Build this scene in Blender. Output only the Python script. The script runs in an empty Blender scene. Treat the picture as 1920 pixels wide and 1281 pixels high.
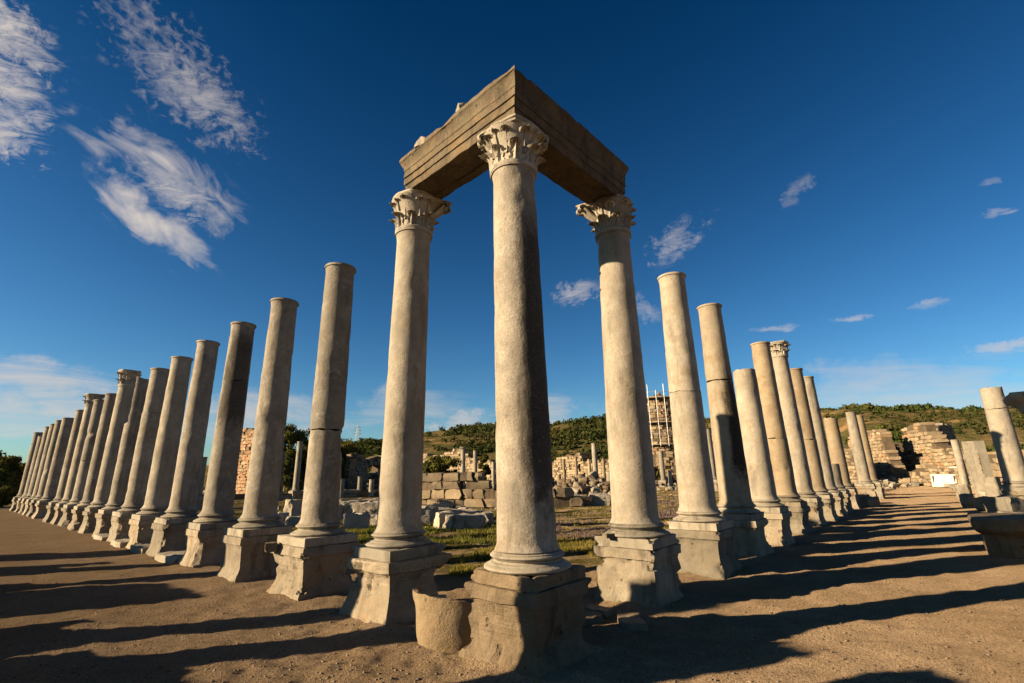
import bpy, bmesh, math, random
import numpy as np
from mathutils import Vector, Matrix
R = math.radians
scene = bpy.context.scene
COL = scene.collection
rnd = random.Random(11)

# ------------------------------------------------------------------ camera, sky, sun, exposure
FPX, PITCH, YAW, ROLL = 899.35, .271538, .079276, -.0179337
CAM = np.array([-.8093, -6.9817, 2.05])
def _rot(p, y, r):
    cy, sy, cp, sp = math.cos(y), math.sin(y), math.cos(p), math.sin(p)
    fw = np.array([sy*cp, cy*cp, sp]); rt = np.array([cy, -sy, 0.]); up = np.cross(rt, fw)
    c, s = math.cos(r), math.sin(r)
    return c*rt+s*up, -s*rt+c*up, fw
RT, UP, FW = _rot(PITCH, YAW, ROLL)
cam = bpy.data.cameras.new('camera'); camo = bpy.data.objects.new('camera', cam); COL.objects.link(camo)
cam.sensor_width = 36; cam.sensor_fit = 'HORIZONTAL'; cam.lens = FPX/1920*36; cam.clip_start = .05; cam.clip_end = 6000
M = Matrix((RT, UP, -FW)).transposed().to_4x4(); M.translation = Vector(CAM); camo.matrix_world = M
scene.camera = camo
SUN_AZ, SUN_EL = R(12.3), R(17.6)          # shadows run towards +X turned by this angle
TOSUN = Vector((-math.cos(SUN_AZ)*math.cos(SUN_EL), -math.sin(SUN_AZ)*math.cos(SUN_EL), math.sin(SUN_EL)))
sl = bpy.data.lights.new('sun', 'SUN'); slo = bpy.data.objects.new('sun', sl); COL.objects.link(slo)
sl.energy = 4.8; sl.angle = R(.55); sl.color = (1, .77, .48)
slo.rotation_euler = TOSUN.to_track_quat('Z', 'Y').to_euler()
scene.view_settings.view_transform = 'Standard'; scene.view_settings.look = 'None'
scene.view_settings.gamma = 1; scene.view_settings.exposure = 1.72

# survey helpers: bearings read off the photograph -> site coordinates
def ray(x, y): return FW+RT*((x-960)/FPX)-UP*((y-640.5)/FPX)
def gnd(x, y, z=-.10):
    d = ray(x, y); return CAM+d*((z-CAM[2])/d[2])
def at(x, y, D):
    d = ray(x, y); return CAM+d*(D/math.hypot(d[0], d[1]))
U2 = np.array([-1, 1])/2**.5; V2 = np.array([1, 1])/2**.5     # the two colonnade directions
def uv(a, b): return U2*a+V2*b

# ---- world
world = bpy.data.worlds.new('World'); scene.world = world; world.use_nodes = True
class NT:
    def __init__(s, nt): s.nt = nt
    def n(s, t, **k):
        o = s.nt.nodes.new(t)
        for a, b in k.items(): setattr(o, a, b)
        return o
    def link(s, a, b): s.nt.links.new(a, b)
    def put(s, sock, v):
        if hasattr(v, 'is_linked') or isinstance(v, bpy.types.NodeSocket): s.link(v, sock)
        else: sock.default_value = v
    def math(s, op, a, b=0., c=0., clamp=False):
        m = s.n('ShaderNodeMath', operation=op, use_clamp=clamp)
        for i, v in enumerate((a, b, c)): s.put(m.inputs[i], v)
        return m.outputs[0]
    def ramp(s, v, lo, hi, a=0., b=1., smooth=True):
        m = s.n('ShaderNodeMapRange', interpolation_type='SMOOTHSTEP' if smooth else 'LINEAR')
        for i, x in zip(range(5), (v, lo, hi, a, b)): s.put(m.inputs[i], x)
        return m.outputs[0]
    def mix(s, f, a, b, mode='MIX'):
        m = s.n('ShaderNodeMix', data_type='RGBA', blend_type=mode)
        s.put(m.inputs[0], f); s.put(m.inputs[6], a); s.put(m.inputs[7], b)
        return m.outputs[2]
    def noise(s, vec, scale, detail=3, rough=.55, dist=0.):
        m = s.n('ShaderNodeTexNoise'); s.put(m.inputs['Vector'], vec); m.inputs['Scale'].default_value = scale
        m.inputs['Detail'].default_value = detail; m.inputs['Roughness'].default_value = rough; m.inputs['Distortion'].default_value = dist
        return m.outputs[0]
    def vmath(s, op, a, b=None, sc=None):
        m = s.n('ShaderNodeVectorMath', operation=op); s.put(m.inputs[0], a)
        if b is not None: s.put(m.inputs[1], b)
        if sc is not None: s.put(m.inputs['Scale'], sc)
        return m.outputs['Value'] if op in ('DOT_PRODUCT', 'LENGTH') else m.outputs[0]
def rgb(*c): return (c[0], c[1], c[2], 1.)
AL = .51      # common scale of the stone and soil base colours below
def alb(*c): return (c[0]*AL, c[1]*AL, c[2]*AL, 1.)
world.cycles.sampling_method = 'MANUAL'; world.cycles.sample_map_resolution = 256
w = NT(world.node_tree); world.node_tree.nodes.clear()
sky = w.n('ShaderNodeTexSky', sky_type='NISHITA', sun_disc=False, sun_elevation=SUN_EL, altitude=50, air_density=1.0, dust_density=.6, ozone_density=2.2)
sky.sun_rotation = math.atan2(TOSUN.x, TOSUN.y)
tc = w.n('ShaderNodeTexCoord'); DIR = tc.outputs['Generated']
hs = w.n('ShaderNodeHueSaturation'); hs.inputs['Saturation'].default_value = 1.24; w.link(sky.outputs[0], hs.inputs['Color'])
SKYCOL = hs.outputs[0]
sep = w.n('ShaderNodeSeparateXYZ'); w.link(DIR, sep.inputs[0])
# deeper blue towards the zenith (as through a polariser), the same all round
zen = w.math('POWER', w.ramp(sep.outputs[2], .0, .80, 0, 1, smooth=False), .8)
SKYCOL = w.mix(1., SKYCOL, w.mix(zen, rgb(.50, .70, .84), rgb(.008, .215, .325)), 'MULTIPLY')
dens = None
# shared cloud textures: diagonal fibres (upper left), level streaks (low), small puffs
def _axes(p0, p1):
    a0, a1 = ray(*p0), ray(*p1); a0 /= np.linalg.norm(a0); a1 /= np.linalg.norm(a1)
    c = (a0+a1)/2; c /= np.linalg.norm(c); ax = (a1-a0)/np.linalg.norm(a1-a0); return c, ax, np.cross(c, ax)
def _tex(p0, p1, sx, sy, detail, rough, dist):
    c, ax, ay = _axes(p0, p1); cb = w.n('ShaderNodeCombineXYZ')
    for i, e in enumerate((ax*sx, ay*sy, c*sx)): w.put(cb.inputs[i], w.vmath('DOT_PRODUCT', DIR, tuple(e)))
    return w.noise(cb.outputs[0], 1., detail, rough, dist)
TEX = {'wisp': _tex((130, 225), (420, 450), 9., 19., 8, .58, 1.4), 'streak': _tex((100, 760), (900, 775), 4.5, 34., 8, .66, .8), 'puff': _tex((180, 10), (480, 260), 64., 80., 5, .56, .4)}
TEX['soft'] = w.noise(DIR, 13., 8, .66, .6)
WARP = w.math('SUBTRACT', w.noise(DIR, 8., 5, .65), .5); WARP2 = w.math('SUBTRACT', w.noise(DIR, 38., 5, .7, .5), .5)
TEX['fine'] = _tex((1680, 580), (1800, 560), 22., 75., 6, .68, 1.0)
def cloud(p0, p1, halfw, kind, strength, seed, thr=.5):
    """a cloud between two bearings, halfw = half width as a fraction of its length"""
    global dens
    a0, a1 = ray(*p0), ray(*p1); a0 /= np.linalg.norm(a0); a1 /= np.linalg.norm(a1)
    c = (a0+a1)/2; L = np.linalg.norm(a1-a0)/2; ax = (a1-a0)/(2*L); ay = np.cross(c/np.linalg.norm(c), ax)
    def co(e, s): return w.math('ADD', w.vmath('DOT_PRODUCT', DIR, tuple(e/s)), -float(c@e)/s)
    wp = WARP2 if L < .11 else WARP
    if L < .11: kind = 'fine'
    x = w.math('ADD', co(ax, L), w.math('MULTIPLY', wp, 2.2)); y = w.math('ADD', co(ay, L*halfw), w.math('MULTIPLY', wp, 3.2))
    ln = w.math('SQRT', w.math('ADD', w.math('MULTIPLY', x, x), w.math('MULTIPLY', y, y)))
    mask = w.ramp(ln, 1.35, 0.)
    if seed in (9, 10, 25): mask = w.math('MULTIPLY', mask, w.math('GREATER_THAN', w.vmath('DOT_PRODUCT', DIR, tuple(c)), .3))
    e = w.math('ADD', w.math('MULTIPLY', TEX[kind], 1.7), w.math('MULTIPLY', mask, .55 if kind != 'puff' else .38))
    d = w.math('MULTIPLY', w.math('MULTIPLY', w.ramp(e, thr+.42, thr+(1.22 if kind != 'puff' else 1.0), smooth=False), w.ramp(mask, 0, .4)), strength*1.15)
    dens = d if dens is None else w.math('MAXIMUM', dens, d)
cloud((-140, -60), (110, 150), .62, 'wisp', .85, 1, .46)
cloud((-140, 60), (95, 220), .55, 'wisp', .85, 2, .46)
cloud((-160, 150), (90, 290), .55, 'wisp', .80, 3, .47)
cloud((110, 210), (450, 390), .34, 'wisp', .80, 4, .55)
cloud((150, 310), (410, 510), .36, 'wisp', .95, 5, .52)
cloud((240, 310), (430, 410), .45, 'wisp', .8, 6, .55)
cloud((160, -10), (500, 290), .50, 'puff', .34, 7, .58)
cloud((240, 80), (480, 265), .42, 'puff', .50, 8, .46)
cloud((-150, 690), (260, 730), .26, 'streak', .75, 9, .38)
cloud((-200, 770), (330, 790), .24, 'streak', .60, 10, .36)
cloud((1228, 500), (1308, 403), .50, 'soft', .45, 11, .44)
cloud((1035, 562), (1130, 538), .45, 'soft', .50, 12, .42)
cloud((1190, 560), (1240, 600), .8, 'soft', .35, 13, .44)
cloud((1465, 390), (1520, 325), .45, 'soft', .22, 14, .44)
cloud((1832, 408), (1898, 392), .34, 'soft', .42, 15, .42)
cloud((1832, 346), (1880, 335), .38, 'soft', .28, 16, .44)
cloud((1695, 577), (1790, 562), .22, 'streak', .45, 17, .38)
cloud((1560, 601), (1640, 592), .20, 'streak', .42, 18, .38)
cloud((1815, 660), (1980, 634), .22, 'streak', .5, 19, .38)
cloud((1460, 735), (1950, 685), .28, 'streak', .42, 20, .40)
cloud((790, 822), (1130, 775), .30, 'streak', .8, 21, .36)
cloud((620, 775), (900, 758), .24, 'streak', .5, 22, .38)
cloud((280, 770), (660, 795), .3, 'streak', .6, 23, .36)
cloud((1415, 620), (1505, 610), .18, 'streak', .42, 24, .38)
cloud((1450, 760), (2150, 740), .12, 'streak', .42, 25, .36)
FINAL = w.mix(dens, SKYCOL, rgb(4.0, 3.6, 3.3))
bg = w.n('ShaderNodeBackground'); bg.inputs[1].default_value = .052; w.link(FINAL, bg.inputs[0])
wo = w.n('ShaderNodeOutputWorld'); w.link(bg.outputs[0], wo.inputs[0])

# ------------------------------------------------------------------ numeric noise
def _h(i, j, k, s):
    n = (i*374761393+j*668265263+k*1274126177+s*974634777) & 0xffffffff
    n = ((n ^ (n >> 13))*1274126177) & 0xffffffff
    return ((n ^ (n >> 16)) & 0xffff)/65535.
def vn(P, s=0):
    P = np.asarray(P, float); f = np.floor(P); t = P-f; t = t*t*(3-2*t); I = f.astype(np.int64)
    out = 0
    for a in (0, 1):
        wa = t[:, 0] if a else 1-t[:, 0]
        for b in (0, 1):
            wb = t[:, 1] if b else 1-t[:, 1]
            for c in (0, 1):
                wc = t[:, 2] if c else 1-t[:, 2]
                out = out+wa*wb*wc*_h(I[:, 0]+a, I[:, 1]+b, I[:, 2]+c, s)
    return out*2-1
def fbm(P, s=0, o=4, g=.5):
    P = np.asarray(P, float); r = 0; a = 1
    for k in range(o): r = r+a*vn(P*2**k, s+k*17); a *= g
    return r

# ------------------------------------------------------------------ mesh helpers
def mesh(name, V, F, mat, smooth=None):
    me = bpy.data.meshes.new(name); me.from_pydata([tuple(map(float, v)) for v in V], [], F)
    if mat is not None: me.materials.append(mat)
    if smooth is not None:
        me.polygons.foreach_set('use_smooth', [True]*len(me.polygons)); me.set_sharp_from_angle(angle=R(smooth))
    me.update(); return me
def fastmesh(name, V, F, mat):
    me = bpy.data.meshes.new(name); me.vertices.add(len(V)); me.vertices.foreach_set('co', np.asarray(V, np.float32).ravel()); k = F.shape[1]
    me.loops.add(F.size); me.loops.foreach_set('vertex_index', F.ravel().astype(np.int32)); me.polygons.add(len(F)); me.polygons.foreach_set('loop_start', np.arange(0, F.size, k, dtype=np.int32)); me.polygons.foreach_set('loop_total', np.full(len(F), k, np.int32))
    me.materials.append(mat); me.update(calc_edges=True); me.validate(); return me
def obj(name, me, parent=None, loc=(0, 0, 0), rot=(0, 0, 0), scale=(1, 1, 1)):
    o = bpy.data.objects.new(name, me); COL.objects.link(o); o.location = loc; o.rotation_euler = rot; o.scale = scale
    if parent is not None: o.parent = parent
    return o
def tag(o, label, cat, group=None, kind=None):
    if label: o['label'] = label
    if cat: o['category'] = cat
    if group: o['group'] = group
    o['kind'] = kind or 'thing'
    return o
def thing(name, label, cat, loc=(0, 0, 0), rz=0, group=None):
    return tag(obj(name, None, None, loc, (0, 0, rz)), label, cat, group)
def grid_faces(rows, n, closed=True):
    F = []; m = n if closed else n-1
    for r in range(rows-1):
        for i in range(m):
            j = (i+1) % n; F.append((r*n+i, r*n+j, (r+1)*n+j, (r+1)*n+i))
    return F
def tube(pts, rad, n=6):
    """V,F of a tube through pts"""
    V, F = [], []; pts = [np.array(p, float) for p in pts]
    for k, p in enumerate(pts):
        d = pts[min(k+1, len(pts)-1)]-pts[max(k-1, 0)]; d /= np.linalg.norm(d)+1e-9
        a = np.cross(d, (0, 0, 1) if abs(d[2]) < .9 else (1, 0, 0)); a /= np.linalg.norm(a); b = np.cross(d, a)
        r = rad[k] if hasattr(rad, '__len__') else rad
        for i in range(n): t = 2*math.pi*i/n; V.append(p+r*(a*math.cos(t)+b*math.sin(t)))
    F = grid_faces(len(pts), n); F.append(tuple(range(n))[::-1]); F.append(tuple((len(pts)-1)*n+i for i in range(n)))
    return V, F
def join(parts):
    V, F = [], []
    for v, f in parts:
        o = len(V); V += list(v); F += [tuple(i+o for i in q) for q in f]
    return V, F
def boxvf(x0, x1, y0, y1, z0, z1):
    V = [(x, y, z) for z in (z0, z1) for x, y in ((x0, y0), (x1, y0), (x1, y1), (x0, y1))]
    return V, [(3, 2, 1, 0), (4, 5, 6, 7), (0, 1, 5, 4), (1, 2, 6, 5), (2, 3, 7, 6), (3, 0, 4, 7)]

# ------------------------------------------------------------------ materials
def stone(name, ca, cb, dark=(.05, .04, .03), stain=.35, speck=.25, pits=.3, bump=.35, scale=1., warm=None, side=None, rough=.92, grain=34, tone=.2, lay=0., lichen=0.):
    m = bpy.data.materials.new(name); m.use_nodes = True; t = NT(m.node_tree); t.nt.nodes.clear()
    tcn = t.n('ShaderNodeTexCoord'); oi = t.n('ShaderNodeObjectInfo')
    off = t.n('ShaderNodeCombineXYZ')
    for i, k in enumerate((37., 71., 13.)): t.put(off.inputs[i], t.math('MULTIPLY', oi.outputs['Random'], k))
    geo = t.n('ShaderNodeNewGeometry')
    P = t.vmath('ADD', geo.outputs['Position'], off.outputs[0]); OB = tcn.outputs['Object']
    big = t.noise(P, 1.3*scale, 5, .6); mid = t.noise(P, 6*scale, 5, .65); fine = t.noise(P, grain*scale, 3, .7)
    c = t.mix(t.ramp(big, .3, .7), alb(*ca), alb(*cb))
    if tone: c = t.mix(1., c, t.mix(oi.outputs['Random'], rgb(1-tone, 1-tone, 1-tone), rgb(1+tone, 1+tone*.9, 1+tone*.8)), 'MULTIPLY')
    if warm: c = t.mix(t.math('MULTIPLY', t.ramp(t.noise(P, 2.2*scale, 5, .7, .6), .5, .68), .75), c, alb(*warm))
    c = t.mix(t.math('MULTIPLY', t.ramp(mid, .35, .7), .28), c, alb(*[x*.62 for x in cb]))
    # dark weathering and run marks
    mp = t.n('ShaderNodeMapping'); t.link(P, mp.inputs[0]); mp.inputs['Scale'].default_value = (2.6*scale, 2.6*scale, .55*scale)
    st = t.math('MULTIPLY', t.ramp(t.noise(mp.outputs[0], 1., 6, .70, .5), .49, .70), stain)
    c = t.mix(st, c, alb(*dark))
    if lichen:
        li = t.math('MULTIPLY', t.ramp(t.noise(P, 1.7*scale, 7, .74, .8), .52, .62), t.ramp(t.noise(P, 13*scale, 4, .7), .36, .56))
        c = t.mix(t.math('MULTIPLY', li, lichen), c, alb(.66, .62, .54))
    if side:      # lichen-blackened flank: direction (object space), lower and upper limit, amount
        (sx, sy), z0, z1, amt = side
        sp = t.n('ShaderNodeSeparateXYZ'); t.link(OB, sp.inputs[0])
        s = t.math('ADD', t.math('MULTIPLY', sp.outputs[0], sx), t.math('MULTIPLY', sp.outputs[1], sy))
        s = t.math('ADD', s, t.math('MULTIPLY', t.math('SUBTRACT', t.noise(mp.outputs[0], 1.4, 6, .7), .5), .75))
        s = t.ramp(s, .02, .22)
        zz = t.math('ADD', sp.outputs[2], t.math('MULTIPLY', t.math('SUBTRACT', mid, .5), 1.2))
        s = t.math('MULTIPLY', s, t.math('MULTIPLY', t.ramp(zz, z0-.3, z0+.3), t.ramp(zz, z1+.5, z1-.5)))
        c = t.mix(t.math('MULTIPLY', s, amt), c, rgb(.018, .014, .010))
    if lay:       # bedding layers
        mq = t.n('ShaderNodeMapping'); t.link(P, mq.inputs[0]); mq.inputs['Scale'].default_value = (1.2, 1.2, 16)
        c = t.mix(t.math('MULTIPLY', t.ramp(t.noise(mq.outputs[0], 1., 4, .7), .5, .7), lay), c, alb(*[x*.45 for x in ca]))
    spk = t.ramp(fine, .35, .75)
    c = t.mix(t.math('MULTIPLY', spk, speck), c, alb(*[x*.35 for x in ca]))
    c = t.mix(t.math('MULTIPLY', t.ramp(t.noise(P, grain*.8*scale, 2, .6), .62, .75), speck), c, alb(*[min(1, x*1.5) for x in cb]))
    v = t.n('ShaderNodeTexVoronoi'); t.link(P, v.inputs['Vector']); v.inputs['Scale'].default_value = 7*scale; v.inputs['Randomness'].default_value = 1
    pit = t.math('MULTIPLY', t.ramp(v.outputs['Distance'], .26, .10), t.ramp(t.noise(P, 2.7*scale, 3), .48, .62))
    c = t.mix(t.math('MULTIPLY', pit, pits), c, alb(*dark))
    hgt = t.math('ADD', t.math('MULTIPLY', mid, .7), t.math('MULTIPLY', fine, .35))
    hgt = t.math('SUBTRACT', hgt, t.math('MULTIPLY', pit, pits))
    if lay: hgt = t.math('ADD', hgt, t.math('MULTIPLY', t.noise(mq.outputs[0], 1., 4, .7), .8))
    bp = t.n('ShaderNodeBump'); bp.inputs['Strength'].default_value = bump; bp.inputs['Distance'].default_value = .05/scale; t.link(hgt, bp.inputs['Height'])
    b = t.n('ShaderNodeBsdfPrincipled'); t.link(c, b.inputs['Base Color']); b.inputs['Roughness'].default_value = rough; b.inputs['Specular IOR Level'].default_value = .2
    t.link(bp.outputs[0], b.inputs['Normal'])
    o = t.n('ShaderNodeOutputMaterial'); t.link(b.outputs[0], o.inputs[0]); return m
def plain(name, c, rough=.8, metal=0., var=.3, scale=3.):
    m = bpy.data.materials.new(name); m.use_nodes = True; t = NT(m.node_tree); b = m.node_tree.nodes['Principled BSDF']
    g = t.n('ShaderNodeNewGeometry'); n = t.noise(g.outputs['Position'], scale, 4, .6)
    t.link(t.mix(t.ramp(n, .3, .7), rgb(*[x*(1-var) for x in c]), rgb(*[min(1, x*(1+var)) for x in c])), b.inputs['Base Color'])
    b.inputs['Roughness'].default_value = rough; b.inputs['Metallic'].default_value = metal; return m
def leafmat(name, ca, cb, cc, scale=1.):
    m = bpy.data.materials.new(name); m.use_nodes = True; t = NT(m.node_tree); t.nt.nodes.clear()
    g = t.n('ShaderNodeNewGeometry'); n = t.noise(g.outputs['Position'], scale, 4, .7); n2 = t.noise(g.outputs['Position'], scale*.12, 3, .6)
    c = t.mix(t.ramp(n, .3, .7), rgb(*ca), rgb(*cb)); c = t.mix(t.math('MULTIPLY', t.ramp(n2, .45, .65), .7), c, rgb(*cc))
    d = t.n('ShaderNodeBsdfDiffuse'); t.link(c, d.inputs[0]); tr = t.n('ShaderNodeBsdfTranslucent'); t.link(c, tr.inputs[0])
    mx = t.n('ShaderNodeMixShader'); mx.inputs[0].default_value = .25; t.link(d.outputs[0], mx.inputs[1]); t.link(tr.outputs[0], mx.inputs[2])
    o = t.n('ShaderNodeOutputMaterial'); t.link(mx.outputs[0], o.inputs[0]); return m
GR = dict(ca=(.52, .465, .385), cb=(.335, .295, .24), speck=.5, stain=.5, pits=.2, bump=.5, warm=(.40, .31, .21), lichen=.5)
M_gran = stone('granite', **GR)
M_gran2 = stone('granite_pale', ca=(.57, .51, .42), cb=(.41, .36, .285), speck=.36, stain=.42, pits=.15, bump=.4, warm=(.46, .36, .24), lichen=.35)
M_granw = stone('granite_ochre', ca=(.52, .42, .29), cb=(.40, .32, .22), speck=.35, stain=.3, pits=.12, bump=.35, warm=(.40, .25, .12))
M_marb = stone('weathered_marble', (.50, .45, .37), (.40, .355, .28), stain=.6, speck=.15, pits=.25, bump=.3)
M_ped = stone('pedestal_limestone', (.50, .43, .33), (.36, .30, .22), stain=.5, speck=.22, pits=.6, bump=.6, warm=(.38, .25, .13), lay=.22)
M_pedg = stone('pedestal_grey_limestone', (.42, .37, .29), (.29, .25, .19), stain=.6, speck=.25, pits=.5, bump=.6, warm=(.33, .24, .14))
M_pedd = stone('pedestal_blackened_limestone', (.33, .25, .165), (.21, .155, .095), stain=.75, speck=.3, pits=.7, bump=.8, lay=.3)
M_frag = stone('fallen_marble', (.66, .585, .48), (.50, .44, .35), stain=.7, speck=.15, pits=.4, bump=.6, tone=.2)
M_cap = stone('carved_marble', (.66, .60, .50), (.50, .44, .35), stain=.5, speck=.2, pits=.4, bump=.55, scale=1.4)
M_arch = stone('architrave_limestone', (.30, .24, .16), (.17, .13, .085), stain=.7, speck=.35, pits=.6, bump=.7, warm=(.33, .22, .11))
M_ash = stone('ashlar_tan', (.36, .29, .20), (.27, .22, .16), stain=.55, speck=.2, pits=.5, bump=.6, warm=(.38, .25, .14), tone=.28)
M_och = stone('ruin_ochre', (.52, .42, .29), (.40, .31, .20), stain=.3, speck=.15, pits=.4, bump=.5, warm=(.46, .27, .13), tone=.28)
M_brk = stone('ruin_brick', (.54, .36, .22), (.42, .25, .14), stain=.3, speck=.2, pits=.4, bump=.5, warm=(.45, .22, .11), tone=.28)
M_rub = stone('rubble_grey', (.40, .36, .29), (.29, .26, .21), stain=.45, speck=.2, pits=.4, bump=.5, tone=.28)
M_core = stone('rubble_core', (.24, .18, .12), (.16, .12, .08), stain=.4, speck=.2, pits=.6, bump=.8)
M_white = plain('white_board', (.46, .43, .38), .6, 0, .04)
M_steel = plain('galvanised_steel', (.30, .31, .31), .5, .5, .15)
M_wood = plain('weathered_planks', (.22, .15, .09), .85, 0, .3)
M_iron = plain('dark_iron', (.05, .05, .05), .6, .5, .2)
M_bark = plain('bark', (.09, .065, .045), .95, 0, .4, 6)
M_leafA = leafmat('foliage_olive', (.060, .072, .018), (.10, .10, .025), (.13, .095, .025), .6)
M_leafB = leafmat('foliage_dark', (.030, .045, .014), (.055, .07, .020), (.09, .075, .022), .5)
M_leafC = leafmat('foliage_scrub', (.026, .036, .012), (.050, .058, .018), (.085, .072, .026), .12)
M_grass = leafmat('grass_blades', (.13, .12, .024), (.20, .16, .04), (.25, .18, .07), .8)
M_flow = leafmat('flower_purple', (.13, .085, .115), (.16, .12, .13), (.12, .09, .06), 1.)

# ---- ground
def ground_mat():
    m = bpy.data.materials.new('gravel_and_turf'); m.use_nodes = True; t = NT(m.node_tree); t.nt.nodes.clear()
    g = t.n('ShaderNodeNewGeometry'); P = g.outputs['Position']
    big = t.noise(P, .35, 5, .6); mid = t.noise(P, 2.4, 6, .7); fine = t.noise(P, 26, 4, .75); grit = t.noise(P, 90, 3, .7)
    c = t.mix(t.ramp(big, .35, .65), alb(.68, .485, .30), alb(.80, .585, .385))
    c = t.mix(t.math('MULTIPLY', t.ramp(mid, .4, .75), .5), c, alb(.46, .31, .18))
    c = t.mix(t.math('MULTIPLY', t.ramp(fine, .46, .70), .75), c, alb(.24, .16, .095))
    c = t.mix(t.math('MULTIPLY', t.ramp(grit, .62, .78), .6), c, alb(.62, .50, .37))
    # turf inside the square (u>1.6, v>1.6) with an uneven edge
    u_ = t.math('ADD', t.vmath('DOT_PRODUCT', P, (-.7071, .7071, 0)), t.math('MULTIPLY', t.math('SUBTRACT', mid, .5), 3.))
    v_ = t.math('ADD', t.vmath('DOT_PRODUCT', P, (.7071, .7071, 0)), t.math('MULTIPLY', t.math('SUBTRACT', big, .5), 3.))
    inn = t.math('MULTIPLY', t.ramp(u_, 1.6, 3.2), t.ramp(v_, 1.6, 3.2))
    pat = t.ramp(t.noise(P, .55, 5, .7, .5), .36, .56)
    turf = t.mix(t.ramp(t.noise(P, 5, 5, .7), .3, .7), alb(.13, .125, .030), alb(.22, .175, .06))
    turf = t.mix(t.ramp(t.noise(P, 1.1, 4, .6), .55, .7), turf, alb(.27, .19, .10))
    c = t.mix(t.math('MULTIPLY', inn, pat), c, turf)
    # scrubland beyond the excavation
    far = t.ramp(t.vmath('LENGTH', P), 85, 130)
    c = t.mix(far, c, t.mix(t.ramp(t.noise(P, .06, 5, .65), .4, .6), alb(.10, .095, .03), alb(.20, .14, .07)))
    lump = t.noise(P, 7, 5, .72)
    h = t.math('ADD', t.math('MULTIPLY', lump, .75), t.math('MULTIPLY', fine, .9)); h = t.math('ADD', h, t.math('MULTIPLY', grit, .25))
    bp = t.n('ShaderNodeBump'); bp.inputs['Strength'].default_value = 1.; bp.inputs['Distance'].default_value = .11; t.link(h, bp.inputs['Height'])
    b = t.n('ShaderNodeBsdfDiffuse'); b.inputs['Roughness'].default_value = 1; t.link(c, b.inputs[0]); t.link(bp.outputs[0], b.inputs['Normal'])
    o = t.n('ShaderNodeOutputMaterial'); t.link(b.outputs[0], o.inputs[0]); return m
def axis(n, near, far, k=5.):
    t = np.linspace(-1, 1, n); s = np.sinh(t*k)/math.sinh(k); return s*far
def gz(x, y):
    """height of the trodden ground"""
    x = np.asarray(x, float); y = np.asarray(y, float); P = np.stack([x, y, 0*x], -1).reshape(-1, 3)
    r = np.hypot(P[:, 0], P[:, 1]); near = np.clip((80-r)/40, 0, 1)
    h = (.030*fbm(P*.45, 3, 3)+.016*fbm(P*2.3, 5, 3)+.016*fbm(P*5.2, 6, 2)*np.clip((16-r)/6, 0, 1))*near
    a, b = P[:, 0]*U2[0]+P[:, 1]*U2[1], P[:, 0]*V2[0]+P[:, 1]*V2[1]
    for cu, cv in MOUND:
        dd = np.clip(np.maximum(np.abs(a-cu), np.abs(b-cv))-.60, 0, 9); h = h+.05*np.exp(-dd/.22)*(.6+.8*vn(P*1.9, 12))
    return (h-.115).reshape(x.shape)
MOUND = [(-.06, -.23), (2.82, -.15), (.08, 3.14)]+[(t, -.12) for t in (5.55, 8.42, 11.2, 14.2, 16.95)]+[(.10, t) for t in (6.35, 9.2, 12., 14.95, 18.)]
n = 640
xs = axis(n, 0, 3200, 8.6); ys = xs.copy()
X, Y = np.meshgrid(xs-1.5, ys+.5); Z = gz(X, Y)
V = np.stack([X, Y, Z], -1).reshape(-1, 3)
ii = np.arange(n*n).reshape(n, n); F = np.stack([ii[:-1, :-1], ii[:-1, 1:], ii[1:, 1:], ii[1:, :-1]], -1).reshape(-1, 4)
go = obj('ground', fastmesh('ground', V, F, ground_mat())); go['kind'] = 'structure'
go.data.polygons.foreach_set('use_smooth', [True]*len(go.data.polygons))

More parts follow.
